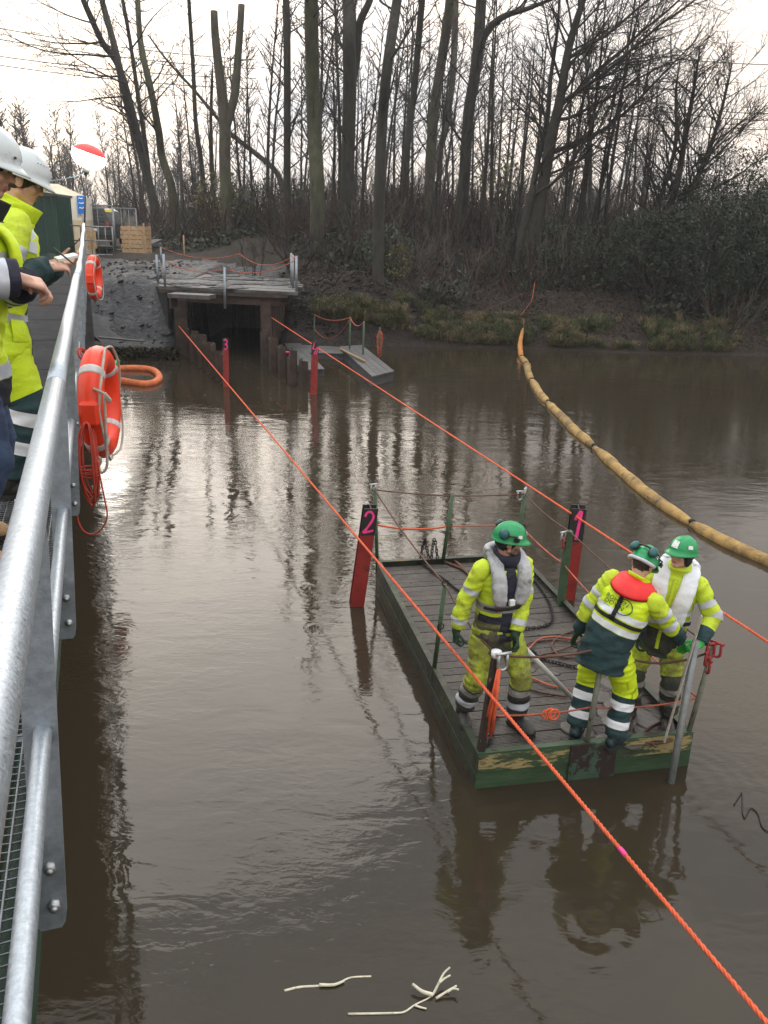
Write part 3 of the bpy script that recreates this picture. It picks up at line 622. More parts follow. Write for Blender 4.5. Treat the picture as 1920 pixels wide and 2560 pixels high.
o = MB().tube([ONZ(850, 872, .36), ONZ(912, 903, .36)], .035, 6).build('batten', MT['wood']); tag(o, 'pale wooden batten lying on the long grey plank float', 'batten')
gp = [(783, 842, 787, .3), (873, 868, 795, .3), (907, 882, 803, .3), (947, 880, 818, .2)]
gps = []
for i, (x, yb, yt, z) in enumerate(gp):
    b0 = ONZ(x, yb + 4, z); tp = AT(x + 3, yt, b0.y); gps.append(tp)
    o = MB().tube([b0 - V3((0, 0, .7)), tp], .03, 8).build('mooring_stake', MT['greenpost'])
    tag(o, ['thin green stake nearest the culvert mouth', 'tall green stake at the corner of the long plank float', 'green stake beside the long plank float holding coiled rope', 'short green stake at the bank behind the coiled orange rope'][i], 'stake', 'green stakes beside the plank floats')
rope('rope', sagline(gps[0], gps[1] + V3((0, 0, .02)), .15) + sagline(gps[1], gps[2], .2)[1:], .016, 'orangedirty', 'orange rope strung between the green stakes above the plank floats')
rope('rope', sagline(gps[0] - V3((0, 0, .5)), gps[1], .5), .013, 'orangedirty', 'slack lower rope between the first two green stakes')
mb = MB(); rg = random.Random(3); c0 = gps[3] - V3((0, .1, .1))
for i in range(7):
    w_ = rg.uniform(.04, .11); h_ = rg.uniform(.5, 1.0); mb.tube([c0 + V3((w_ * math.sin(a) + rg.uniform(-.02, .02), -.06 * math.cos(a) - .03 * i * .3, -h_ / 2 + h_ / 2 * math.cos(a))) for a in np.linspace(0, 6.28, 16)], .014, 5)
tag(mb.build('rope_coil', MT['orangedirty']), 'hank of orange rope hanging from a green stake at the bank', 'rope coil')
# ------------------------------------------------------------------ trees
TW = [1.0]; RMIN = [.02, .014, .0098, .0074, .006]
def rvec(rg): return V3((rg.gauss(0, 1), rg.gauss(0, 1), rg.gauss(0, 1)))
SEGL = [1.0, .55, .42, .32, .26]; WOB = [.08, .16, .22, .28, .3]; UPB = [.04, .10, .10, .07, .05]
def grow(p, d, Lg, r, lv, out, rg, maxlv, dens, ang=.85, up=1.0):
    n = max(2, int(Lg / SEGL[lv])); st = Lg / n
    for i in range(n):
        d = (d + rvec(rg) * WOB[lv] * .6 + V3((0, 0, UPB[lv] * up))).normalized(); q = p + d * st
        ra = r * (1 - .8 * i / n); rb = r * (1 - .8 * (i + 1) / n)
        out[lv].append((p, q, max(ra, RMIN[lv] * TW[0]), max(rb, RMIN[lv] * TW[0] * .85)))
        if lv < maxlv and (i > 0 or lv > 1):
            k = int(dens[lv] * st + rg.random())
            for _ in range(k):
                o = d.orthogonal(); o = Matrix.Rotation(rg.uniform(0, 6.283), 3, d) @ o
                a = ang * rg.uniform(.6, 1.25); nd = (d * math.cos(a) + o.normalized() * math.sin(a))
                f = (i + .5) / n
                grow(p.lerp(q, rg.random()), nd, max(.25, Lg * rg.uniform(.35, .62) * (1 - .45 * f)), max(.006, ra * rg.uniform(.4, .6)), lv + 1, out, rg, maxlv, dens, ang, up)
        p = q
def trunk_mesh(paths):
    mb = MB()
    for pts, rs, n in paths: mb.tube(pts, rs, n)
    for i, v in enumerate(mb.v):
        q = V3(v); k = .012 * noise.noise(q * 3.5); mb.v[i] = (v[0] + k, v[1] + k, v[2])
    return mb
def make_tree(trunks, label, name='bare_tree', bark='bark', seed=1, limbs=1.0, first=.3, limbL=3.6, extra=None, group=None, root=None, dens=(0, 2.6, 4.2, 0), maxlv=3, up=1.0, twig='twig', ang=.95):
    """trunks: list of (points, radii). limbs are grown from each; crown goes into one part."""
    rg = random.Random(seed); base = V3(trunks[0][0][0]); r = root or empty(name, base, 0, label, 'tree', group)
    out = [[], [], [], [], []]; paths = []
    for pts, rs in trunks:
        P = [V3(q) - base for q in pts]; sp = spline([(*q, w_) for q, w_ in zip(P, rs)], 4)
        pp = [V3(s[:3]) for s in sp]; rr = [max(.012, s[3]) for s in sp]; paths.append((pp, rr, 10 if rr[0] > .1 else 7))
        acc = 0; tot = sum((b - a).length for a, b in zip(pp, pp[1:]))
        for i in range(len(pp) - 1):
            s_ = (pp[i + 1] - pp[i]); acc += s_.length; f = acc / tot
            if f < first: continue
            k = int(1.5 * limbs * s_.length * (.6 + .9 * f) + rg.random())
            for _ in range(k):
                d = s_.normalized(); o = Matrix.Rotation(rg.uniform(0, 6.283), 3, d) @ d.orthogonal(); a = ang * rg.uniform(.65, 1.2)
                nd = d * math.cos(a) + o.normalized() * math.sin(a); ln = limbL * rg.uniform(.45, 1.1) * (1.15 - .75 * f)
                grow(pp[i].lerp(pp[i + 1], rg.random()), nd, ln, min(rr[i] * .42, .012 + ln * .0135), 1, out, rg, maxlv, dens, .8, up)
    for p, d, Lg, rd in (extra or []): grow(V3(p) - base, V3(d).normalized(), Lg, rd, 1, out, rg, maxlv, dens, .75, up)
    for i_, pa in enumerate(paths): trunk_mesh([pa]).build('trunk' if i_ == 0 else 'stem', MT[bark], r)
    if out[1]:
        V, Q = segs_arrays(out[1], 5); fine = out[2] + out[3] + out[4]
        if fine: V2, Q2 = segs_arrays(fine, 3); Q2 = Q2 + len(V); V, Q = np.concatenate([V, V2]), np.concatenate([Q, Q2])
        me = quads_mesh('crown', V, Q, True); me.materials.append(MT[twig]); link('crown', me, r)
    return r
def traced(px, w0, w1, top=17.0, base=None, seed=0, below=.5, Y=None):
    """a trunk from its outline in the photograph, set at the depth where its foot meets the ground; grows on above the frame"""
    rg = random.Random(seed); f = V3(base) if base else (hit(*px[0]) if Y is None else AT(*px[0], Y)); Y = f.y; pts = []
    for i, (x, y) in enumerate(px): pts.append(AT(x, y, Y + (rg.uniform(-.25, .25) * i if i else 0)))
    k = Y / FPX; r0, r1 = w0 * k / 2, w1 * k / 2; rs = [r0 + (r1 - r0) * i / (len(px) - 1) for i in range(len(px))]
    pts.insert(0, V3((pts[0].x, Y, min(ground(pts[0].x, Y), pts[0].z) - below))); rs.insert(0, r0 * 1.25)
    if pts[-1].z >= top - .3: pts.append(pts[-1] + (pts[-1] - pts[-2]).normalized() * 1.2); rs.append(.012)
    if pts[-1].z < top:
        d = (pts[-1] - pts[-2]).normalized(); d = (d + V3((0, 0, .5))).normalized(); n = max(1, int((top - pts[-1].z) / 3))
        st = (top - pts[-1].z) / n; r_ = rs[-1]
        for i in range(n): d = (d + V3((rg.uniform(-.12, .12), rg.uniform(-.12, .12), .05))).normalized(); pts.append(pts[-1] + d * st); rs.append(r_ * (1 - (i + 1) / n * .85))
    return pts, rs
GRP = None
LB = [(AT(255, 104, 42), (-1, .1, .05), 4.2, .05), (AT(289, 140, 42), (-1, -.2, -.05), 5, .05), (AT(300, 190, 42), (-1, .3, .0), 4.4, .045), (AT(312, 240, 42), (-1, 0, -.25), 4.0, .04), (AT(320, 210, 42), (-.9, -.4, .25), 4.4, .045), (AT(330, 120, 42), (.6, -.2, .5), 3, .04), (AT(240, 60, 42), (-1, 0, .3), 3.4, .04), (AT(345, 260, 42), (.8, 0, .6), 3, .035)]
make_tree([traced([(400, 579), (347, 347), (300, 174), (255, 104), (208, 0)], 19, 12, 15, seed=1), traced([(399, 581), (382, 498), (347, 359), (312, 231), (289, 127), (255, 0)], 24, 12, 17, seed=2), traced([(402, 578), (376, 463), (365, 370), (347, 255), (330, 133), (307, 0)], 12, 8, 16, seed=3)],
          'clump of three slim trunks leaning left behind the pallet', bark='bark', seed=11, limbs=1.2, first=.36, limbL=4.0, up=.4, extra=LB)
make_tree([traced([(451, 602), (440, 555), (428, 463), (405, 393), (396, 324), (376, 220), (353, 116), (344, 0)], 22, 12, 16, seed=4)], 'single crooked trunk with an S bend right of the leaning clump', bark='barkgreen', seed=12, limbs=1.3, first=.36)
make_tree([traced([(530, 585), (515, 521), (503, 405), (489, 301), (483, 174), (472, 0)], 13, 8, 14, seed=5)], 'thin upright sapling left of the cut forked trunk', seed=13, limbs=1.2, first=.35, limbL=2.4)
make_tree([traced([(538, 570), (535, 480), (530, 405), (527, 300), (530, 208)], 11, 6, 10, seed=6)], 'thin short stem in front of the cut forked trunk', seed=14, limbs=1.2, first=.4, limbL=2)
# pollarded fork
Yp = 47; fk = [AT(565, 300, Yp)]
b0 = V3((AT(566, 520, Yp).x, Yp, ground(AT(566, 520, Yp).x, Yp) - .4)); kk = Yp / FPX
pl = make_tree([([b0, AT(566, 500, Yp), AT(562, 400, Yp), AT(562, 310, Yp), AT(553, 220, Yp), AT(540, 110, Yp), AT(535, 28, Yp)], [.40, .31, .29, .29, .24, .2, .17]),
                ([AT(563, 330, Yp), AT(574, 285, Yp), AT(587, 235, Yp), AT(596, 130, Yp), AT(604, 12, Yp)], [.22, .22, .21, .18, .16]),
                ([AT(553, 260, Yp), AT(556, 205, Yp), AT(556, 163, Yp)], [.1, .1, .09])], 'pale cut trunk forking into two sawn off arms with no crown', bark='barkpale', seed=15, limbs=0)
for q, r_ in ((AT(535, 28, Yp), .165), (AT(604, 12, Yp), .155)):
    MB().tube([q - b0 + V3((0, 0, .0)), q - b0 + V3((0, 0, .02))], r_, 10).build('sawn_end', MT['cutwood'], pl)
# long limb that leans to the left
h7 = hit(722, 545); Y7 = h7.y; lean = [(722, 545), (712, 500), (694, 434), (637, 382), (579, 336), (538, 289), (486, 226), (417, 150), (370, 87)]
make_tree([([h7 - V3((0, 0, .4))] + [AT(x, y, Y7 - .15 * i) for i, (x, y) in enumerate(lean)], [.3, .26, .24, .22, .2, .17, .14, .11, .08, .05])], 'dark twisted tree whose long limb slants far to the left', bark='bark', seed=16, limbs=1.1, first=.45, limbL=3,
          extra=[(AT(640, 384, Y7), (.2, 0, 1), 2.2, .04), (AT(520, 262, Y7 - .8), (-.9, .2, .25), 3.5, .045), (AT(430, 165, Y7 - 1), (-.9, 0, .1), 3, .04), (AT(480, 220, Y7 - 1), (.2, 0, 1), 3.5, .045), (AT(560, 318, Y7 - .7), (-.9, 0, .1), 1.4, .05), (AT(455, 190, Y7 - 1), (-.5, 0, .6), 3, .05)])
make_tree([traced([(722, 560), (718, 463), (718, 231), (715, 0)], 18, 15, 17, seed=7, Y=44)], 'straight mid grey trunk rising behind the slanting limb', seed=17, limbs=1.3, first=.25)
make_tree([traced([(793, 630), (793, 463), (784, 289), (778, 0)], 36, 30, 19, seed=8)], 'thick mossy trunk standing on the earth mound', bark='barkgreen', seed=18, limbs=.9, first=.35)
make_tree([traced([(866, 560), (868, 463), (874, 231), (873, 100), (871, 0)], 33, 28, 19, seed=9, Y=43), ([AT(874, 230, 43), AT(890, 160, 43), AT(899, 60, 43), AT(925, 0, 43), AT(950, -90, 43.5)], [.2, .18, .17, .14, .08])], 'thick dark trunk right of the mossy one that forks high up', seed=19, limbs=1.2, first=.25, limbL=4)
make_tree([traced([(945, 705), (946, 560), (950, 430), (956, 300), (968, 170), (993, 0)], 28, 22, 18, seed=10)], 'tall dark trunk standing nearest the water at the bank', bark='bark', seed=20, limbs=.9, first=.4)
make_tree([traced([(1023, 600), (1014, 521), (1018, 370), (1035, 231), (1055, 0)], 18, 14, 17, seed=11)], 'slim dark trunk bending right of the tall bank trunk', seed=21, limbs=1.2, first=.25)
make_tree([traced([(1070, 585), (1074, 463), (1084, 289), (1105, 145), (1125, 0)], 27, 20, 18, seed=12), traced([(1072, 560), (1080, 440), (1112, 330), (1133, 174), (1139, 0)], 17, 14, 18, seed=13)], 'pale brown trunk with a second stem splitting to its right', bark='barkpale', seed=22, limbs=1.1, first=.3)
Y13 = 43
make_tree([traced([(1151, 560), (1160, 463), (1171, 289), (1189, 174), (1203, 0)], 29, 24, 19, seed=14, Y=Y13), ([AT(1196, 130, Y13), AT(1222, 72, Y13), AT(1262, 40, Y13), AT(1318, 22, Y13 + .4), AT(1400, -10, Y13 + .6)], [.17, .15, .13, .1, .05])], 'stout trunk throwing a heavy limb out to the right near the top', seed=23, limbs=1.4, first=.22, limbL=4.4)
# the big spreading tree at the right of the wood
h14 = hit(1319, 690); Y14 = h14.y
A14 = lambda x, y, dz=0: AT(x, y, Y14 + dz)
make_tree([([h14 - V3((0, 0, .5)), A14(1330, 620), A14(1353, 492), A14(1378, 347), A14(1400, 249), A14(1423, 116), A14(1458, 0), A14(1480, -80), A14(1490, -170)], [.36, .31, .27, .24, .2, .16, .12, .07, .03]),
           ([h14 + V3((-.35, .2, -.4)), A14(1302, 600), A14(1330, 480), A14(1345, 400, .4), A14(1368, 300, .6), A14(1376, 200, .9), A14(1395, 60, 1.2), A14(1400, -90, 1.5)], [.2, .18, .15, .13, .11, .09, .06, .03])],
          'large dark tree with a wide crown spreading right above the end of the yellow boom', seed=24, limbs=1.5, first=.28, limbL=5.2, dens=(0, 3.2, 5.2, 0), up=.5,
          extra=[(A14(1385, 380), (1, .1, .28), 7.5, .10), (A14(1395, 270), (1, -.2, .75), 7, .10), (A14(1420, 250), (.8, .2, .9), 7, .10), (A14(1408, 215), (-.5, -.1, .9), 4, .06), (A14(1378, 345), (-.8, -.2, .5), 3.5, .06), (A14(1385, 300), (1, .3, .12), 6.5, .08), (A14(1350, 440), (1, -.1, .22), 4.5, .06), (A14(1415, 150), (.9, 0, .6), 6.5, .08)])
h15 = hit(1640, 700); Y15 = h15.y; A15 = lambda x, y, d=0: AT(x, y, Y15 + d)
make_tree([([h15 - V3((0, 0, .5)), A15(1650, 600), A15(1683, 492), A15(1700, 420), A15(1712, 347), A15(1735, 220), A15(1750, 120)], [.2, .18, .15, .13, .11, .07, .03]),
           ([h15 + V3((.25, .1, -.5)), A15(1672, 600), A15(1715, 500), A15(1745, 440, .2), A15(1785, 340, .4), A15(1815, 230, .6), A15(1830, 160, .8)], [.18, .16, .13, .11, .09, .05, .03]),
           ([h15 + V3((.1, -.2, -.5)), A15(1630, 620), A15(1650, 500), A15(1672, 430), A15(1690, 350), A15(1690, 230), A15(1700, 150)], [.14, .12, .1, .09, .08, .05, .02])],
          'fan shaped many stemmed bare tree leaning right at the end of the wood', seed=25, limbs=3.0, first=.3, limbL=3.9, dens=(0, 3.8, 5.6, 0), up=1.1,
          extra=[(A15(1760, 480), (1, 0, .22), 4.5, .05), (A15(1730, 420), (1, .2, .6), 4, .05), (A15(1755, 420), (.9, -.3, .7), 4, .05)])
make_tree([([AT(1750, 700, 35) - V3((0, 0, 1.2)), AT(1752, 690, 35), AT(1765, 620, 35), AT(1790, 545, 35.2), AT(1850, 505, 35.4)], [.1, .09, .07, .05, .02])], 'small leaning bare tree in the dark bushes at the right', seed=26, limbs=2, first=.3, limbL=2)
# slim stems between the trunks: one mesh family, each stem a tree of its own
rg = random.Random(77); protos = []
def slim(seed, h, r0, lean=.06, limbs=1.7, twig='twig', limbL=2.0, dens=(0, 2.2, 3.2, 0)):
    r_ = random.Random(seed); pts, rs, p = [], [], V3((0, 0, -.4)); n = 7; d = V3((r_.uniform(-lean, lean), r_.uniform(-lean, lean), 1))
    for i in range(n + 1): pts.append(p); rs.append(r0 * (1 - .88 * i / n)); d = (d + V3((r_.uniform(-.05, .05), r_.uniform(-.05, .05), .05))).normalized(); p = p + d * (h + .4) / n
    return make_tree([(pts, rs)], 'slim bare stem among the crowd of thin trunks in the wood', 'slim_tree', seed=seed, limbs=limbs, first=.25, limbL=limbL, group='slim trees in the wood', dens=dens, twig=twig)
spots = []
for i, x in enumerate([1225, 1248, 1262, 1283, 1300, 1402, 1425, 1440, 1462, 1478, 1497, 1520, 1548, 1580, 1000, 1095, 1180, 1140, 905, 835, 1605, 1628]):
    spots.append((x, rg.uniform(620, 690) if 1380 < x < 1600 else rg.uniform(560, 640)))
for i in range(5): protos.append(slim(100 + i, rg.uniform(9, 13), rg.uniform(.08, .13)))
ORD = 'first second third fourth fifth sixth seventh eighth ninth tenth eleventh twelfth thirteenth fourteenth fifteenth'.split()
INT = [(0, 945, 'between the mossy trunk and the tall bank trunk'), (945, 1160, 'between the tall bank trunk and the stout trunk'), (1160, 1319, 'between the stout trunk and the large spreading tree'), (1319, 1590, 'right of the large spreading tree'), (1590, 2000, 'left beside the fan shaped tree')]
def slim_label(x):
    for a, b, t_ in INT:
        if a <= x < b: return ORD[sorted(q[0] for q in spots if a <= q[0] < b).index(x)] + ' slim stem from the left ' + t_
for i, (x, y) in enumerate(spots):
    h_ = hit(x, y, 33); o = protos[i] if i < 5 else copy_tree(protos[i % 5])
    o.location = (h_.x, h_.y, ground(h_.x, h_.y)); o['label'] = slim_label(x); o.rotation_euler = (rg.uniform(-.05, .05), (.05 if x > 1200 else -.02) + rg.uniform(-.05, .05), rg.uniform(0, 6)); s = rg.uniform(.8, 1.15) * (.72 if x > 1530 else 1); o.scale = (s, s, s)
# trees of the wood behind
TW[0] = 1.7
fp = [slim(200 + i, 11 + i * .9, .11 + .012 * (i % 3), .08, 2.2, 'twighaze', 2.6, (0, 2.2, 3.0, 0)) for i in range(5)]
for o in fp: o.name = 'wood_tree'; o['label'] = 'bare tree standing deep in the wood behind the front trunks'; o['group'] = 'bare trees deep in the wood'
n_ = 0
for i in range(88):
    Y = rg.uniform(46, 78); x = rg.uniform(-.30 * Y, .42 * Y)
    if x / Y < -.22 and Y < 60: continue
    o = fp[n_] if n_ < 5 else copy_tree(fp[n_ % 5]); n_ += 1
    o.location = (x, Y, ground(x, Y)); o.rotation_euler = (0, rg.uniform(-.06, .08), rg.uniform(0, 6)); s = rg.uniform(.65, 1.15) * (1 - .62 * sstep(.17, .42, x / Y)); o.scale = (s, s, s)
# far hazy trees beyond the site on the left
TW[0] = 3.4
dp_ = [slim(300 + i, 12 + 2 * i, .2, .05, 2.6, 'twighaze', 3.6, (0, 2.6, 2.4, 0)) for i in range(3)]
TW[0] = 1.0
for o in dp_: o.name = 'distant_tree'; o['label'] = 'hazy bare tree far beyond the work site at the left'; o['group'] = 'hazy trees beyond the work site'
n_ = 0
for i in range(46):
    Y = rg.uniform(85, 150); x = Y * rg.uniform(-.52, -.20)
    if n_ > 35 and Y > 130: continue
    o = dp_[n_] if n_ < 3 else copy_tree(dp_[n_ % 3]); n_ += 1
    o.location = (x, Y, ground(x, Y)); o.rotation_euler = (0, 0, rg.uniform(0, 6)); s = rg.uniform(.55, .95) * (1.15 if x / Y < -.4 else .85); o.scale = (s, s, s)
# ------------------------------------------------------------------ undergrowth
def shrub_arrays(rg, h, n, spread=.5):
    S = [[] for _ in range(5)]
    for i in range(n):
        a = rg.uniform(0, 6.283); d = V3((math.cos(a) * spread, math.sin(a) * spread, 1)).normalized()
        grow(V3((math.cos(a) * .15, math.sin(a) * .15, -.1)), d, h * rg.uniform(.6, 1.1), .014, 2, S, rg, 3, (0, 0, 2.6, 0), .6, .6)
    return segs_arrays(S[2] + S[3], 3)
TW[0] = 2.2; far_p = [shrub_arrays(random.Random(560 + i), 5.2, 8, .3) for i in range(4)]; TW[0] = 1.0
VV, QQ, off = [], [], 0
for i in range(210):
    Y = 60 + 50 * rg.random(); x = rg.uniform(-.56, .47) * Y
    V, Q = far_p[i % 4]; a = rg.uniform(0, 6.283); R = np.array([[math.cos(a), -math.sin(a), 0], [math.sin(a), math.cos(a), 0], [0, 0, 1]])
    s = rg.uniform(.5, 1.0) * (Y / 75) ** .5; VV.append(V @ R.T * s + np.array([x, Y, ground(x, Y)])); QQ.append(Q + off); off += len(V)
me = quads_mesh('far_thicket', np.concatenate(VV), np.concatenate(QQ), True); me.materials.append(MT['twighaze'])
tag(link('far_thicket', me), 'hazy far off thicket behind the wood', 'thicket', kind='stuff')
prot = [shrub_arrays(random.Random(500 + i), 1.0, 7, .35 + .12 * i) for i in range(6)]
VV, QQ, MM, off = [], [], [], 0
for i in range(560):
    Y = 33.6 + 26 * rg.random() ** 1.25; x = rg.uniform(-.27, .47) * Y
    if x < -6 and Y < 44: continue
    if Y < 39 and x < 3 and rg.random() < .55: continue
    if x < -2.5 and Y < 37: continue
    if abs(x + 1.6) < 2.6 and Y < 36: continue
    if 3.2 < x < 9.5 and Y < 36.0: continue
    V, Q = prot[i % 6]; a = rg.uniform(0, 6.283); R = np.array([[math.cos(a), -math.sin(a), 0], [math.sin(a), math.cos(a), 0], [0, 0, 1]])
    s = rg.uniform(1.2, 2.6) * (1.35 if Y > 42 else 1.0)
    VV.append(V @ R.T * s * np.array([.9, .9, 1]) + np.array([x, Y, ground(x, Y)])); QQ.append(Q + off); off += len(V); MM += [rg.choice((0, 0, 1, 1, 2))] * len(Q)
me = quads_mesh('brushwood', np.concatenate(VV), np.concatenate(QQ), True)
for k_ in ('twig', 'twigbrown', 'twigpale'): me.materials.append(MT[k_])
me.polygons.foreach_set('material_index', MM)
tag(link('brushwood', me), 'tangle of bare brushwood between the trunks', 'brushwood', kind='stuff')
npr = np.random.default_rng(21)
def scatter(n, fx, fy, fz): return [(x, y, ground(x, y) + fz()) for x, y in ((fx(), fy()) for _ in range(n))]
# ivy and brambles on the ground
C = []
for i in range(52000):
    Y = 34.5 + 22 * npr.random() ** 1.3; x = npr.uniform(-.27, .46) * Y; c = noise.noise(V3((x * .25, Y * .25, 5)))
    if c < -.12 or (x < -4.5 and Y < 42 + 2 * c) or (x < 1.2 and Y < 36.5 and x > -5): continue
    if 3 < x < 10 and Y < 36.5: continue
    C.append((x, Y, ground(x, Y) + abs(npr.normal()) * (.22 + .9 * max(0, c)) ))
V, Q = leaf_arrays(C, .12, npr); me = quads_mesh('ivy', V, Q); me.materials.append(MT['leafivy']); me.materials.append(MT['leafdark']); me.materials.append(MT['leafdead'])
me.polygons.foreach_set('material_index', npr.choice([0, 1, 2], len(Q), p=[.45, .33, .22])); tag(link('ivy', me), 'ivy and brambles covering the wood floor', 'ivy', kind='stuff')
# fallen leaves
C = []
for i in range(16000):
    x = npr.uniform(-4, 17); Y = 32.7 + 6 * npr.random(); C.append((x, Y, ground(x, Y) + .02))
V, Q = leaf_arrays(C, .06, npr, 1.0, 0); me = quads_mesh('fallen_leaves', V, Q); me.materials.append(MT['leafdead']); me.materials.append(MT['litter'])
me.polygons.foreach_set('material_index', npr.choice([0, 1], len(Q), p=[.35, .65])); tag(link('fallen_leaves', me), 'fallen brown leaves on the bank slope', 'leaves', kind='stuff')
# clods on the dug earth and the mud
def clods(n, fx, fy, m, nm, smin, smax, test=None):
    mb = MB()
    for i in range(n):
        x, y = fx(), fy()
        if test and not test(x, y): continue
        s = npr.uniform(smin, smax); mb.ell((x, y, ground(x, y) + s * .15), (s, s * .8, s * .4), Matrix.Rotation(npr.uniform(0, 6), 3, 'Z'), 7, 4)
    for i, v in enumerate(mb.v): q = V3(v); k = .10 * noise.noise(q * 6); mb.v[i] = (v[0] + k, v[1] + k * .6, v[2] + k)
    o = mb.build(nm, MT[m]); return o
tag(clods(620, lambda: npr.normal(-1.9, 1.5), lambda: npr.uniform(31.6, 35.6), 'earth', 'earth_clods', .035, .13, lambda x, y: ground(x, y) > .35 and x > -3.9), 'loose clods of dug earth on the mound right of the culvert', 'earth', kind='stuff')
tag(clods(300, lambda: npr.uniform(-11.5, -7.2), lambda: npr.uniform(28.2, 38), 'mud', 'mud_lumps', .03, .10, lambda x, y: not (x > -8 and y > 29)), 'lumps of wet grey mud on the slope left of the culvert', 'mud', kind='stuff')
# grass along the water
def tufts(n, xr, nm, lo, hi, seed, label, mats, per=46):
    g = np.random.default_rng(seed); V, Q, M_ = [], [], []
    for i in range(n):
        x = g.uniform(*xr); row = g.random(); y = shore_r(x) + .36 + 1.5 * row ** 2.2 * (.22 if x < .2 else 1)
        if noise.noise(V3((x * .8, seed, row))) < -.22: continue
        z = ground(x, y); H_ = g.uniform(lo, hi); mi_ = int(g.choice(len(mats), p=[m[1] for m in mats])); dx = g.normal(0, .25)
        for j in range(int(per * g.uniform(.5, 1.3))):
            h_ = H_ * g.uniform(.45, 1.1); a = g.uniform(0, 6.28); wd = .010; bx, by = (dx + g.normal(0, .42)) * h_, (-.30 + g.normal(0, .38)) * h_
            ox, oy = g.normal(0, .06), g.normal(0, .06); k = len(V); ca, sa = math.cos(a) * wd, math.sin(a) * wd; X, Y = x + ox, y + oy; dr = g.uniform(.35, .85)
            V += [(X - ca, Y - sa, z), (X + ca, Y + sa, z), (X + bx * .5 + ca * .8, Y + by * .5 + sa * .8, z + h_ * .72), (X + bx * .5 - ca * .8, Y + by * .5 - sa * .8, z + h_ * .72), (X + bx * 1.3, Y + by * 1.3, z + h_ * dr), (X + bx * 1.3, Y + by * 1.31, z + h_ * dr)]
            Q += [(k, k + 1, k + 2, k + 3), (k + 3, k + 2, k + 4, k + 5)]; M_ += [mi_, mi_]
    me = quads_mesh(nm, V, Q)
    for m in mats: me.materials.append(MT[m[0]])
    me.polygons.foreach_set('material_index', M_); tag(link(nm, me), label, 'grass', kind='stuff')
tufts(820, (-2.9, 12.5), 'dry_grass', .25, .62, 31, 'tufts of dry straw and green grass hanging over the bank edge', [('straw', .36), ('grass', .64)])
tufts(150, (11, 19), 'sparse_grass', .2, .45, 33, 'thin dry grass at the foot of the bushes', [('straw', .4), ('grass', .6)], 24)
C = []
for i in range(420):
    x, y = npr.uniform(-7, 13), 31.9 - abs(npr.normal(0, 2.6))
    if i % 3 == 0: x, y = npr.normal(-3.2, 1.2), npr.uniform(17, 28)
    C.append((x, y, .004))
C = np.array(C); V, Q = leaf_arrays(C, .035, npr, 1.0, 0); V[:, 2] = .004 + (V[:, 2] - .004) * .04
me = quads_mesh('floating_leaves', V, Q); me.materials.append(MT['leafdead']); me.materials.append(MT['straw']); me.polygons.foreach_set('material_index', npr.choice([0, 1], len(Q), p=[.7, .3]))
tag(link('floating_leaves', me), 'scattered leaves and bits floating on the water', 'leaves', kind='stuff')
# green saplings and bushes
def bush(x, y, h_, w_, n, m, label, name='bush', seed=0, size=.065, group=None, hollow=.35):
    g = np.random.default_rng(seed); z = ground(x, y); r = empty(name, (x, y, z), 0, label, 'bush', group); rg_ = random.Random(seed)
    S = [[] for _ in range(5)]
    for i in range(6): a = rg_.uniform(0, 6.28); grow(V3((math.cos(a) * .2, math.sin(a) * .2, -.15)), V3((math.cos(a) * .4, math.sin(a) * .4, 1)).normalized(), h_ * rg_.uniform(.6, .95), .03, 2, S, rg_, 4, (0, 0, 2.0, 2.0), .7, .6)
    me = segs_mesh('stems', S[2] + S[3] + S[4]); me.materials.append(MT['twig']); so_ = link('stems', me, r); so_['kind'] = 'stuff'
    C = []
    while len(C) < n:
        p = g.normal(size=3); p /= np.linalg.norm(p); p *= g.uniform(hollow, 1) ** .6; q = V3((p[0] * w_, p[1] * w_, h_ * .48 + p[2] * h_ * .52))
        if q.z < .05: continue
        nn = noise.noise(V3((q.x + seed, q.y, q.z)) * 1.3) + .5 * noise.noise(V3((q.x, q.y + seed, q.z)) * 3.1)
        if nn < .02 - .25 * (np.linalg.norm(p) < .6): continue
        C.append(q * (1 + .10 * nn))
    V, Q = leaf_arrays(C, size, g); me = quads_mesh('foliage', V, Q); me.materials.append(MT[m]); me.materials.append(MT['leafivy' if m == 'leafdark' else m])
    me.polygons.foreach_set('material_index', g.choice([0, 1], len(Q), p=[.75, .25])); link('foliage', me, r); return r
for i, (x, y, h_, w_, lb) in enumerate([(12.2, 35.2, 4.6, 1.9, 'dark evergreen bush left of the bush row at the right bank'), (14.6, 35.8, 5.0, 2.0, 'dark evergreen bush in the middle of the right bank row'), (16.8, 35.6, 5.2, 2.1, 'dark evergreen bush at the right edge of the photo'),
    (13.4, 38.5, 5.4, 2.2, 'taller dark bush behind the right bank row'), (16.4, 39.2, 5.9, 2.4, 'tallest dark bush at the back right corner'), (19.5, 38, 5.6, 2.5, 'dark bush cut by the right edge of the photo behind the row'), (10.2, 36.4, 3.4, 1.6, 'lower dark bush under the fan shaped tree')]):
    bush(x, y, h_, w_, 6500, 'leafdark', lb, seed=600 + i, group='dark bushes on the right bank')
bush(6.9, 38.0, 2.6, 1.5, 1500, 'leafivy', 'green shrub between the thin trunks behind the yellow boom', seed=620)
bush(9.2, 38.6, 2.4, 1.5, 1300, 'leafivy', 'lighter green shrub left of the fan shaped tree', seed=621)
bush(-.3, 38.4, 1.9, 1.3, 1300, 'leafivy', 'green shrub right of the mossy trunk on the mound', seed=622)
bush(-9.0, 48.0, 3.4, 1.7, 1100, 'leafyel', 'yellow green shrub behind the leaning trunks', seed=623, size=.11)
bush(.2, 37.2, 1.5, .8, 450, 'leafyel', 'yellowing sapling beside the dug earth mound', seed=624, size=.07)
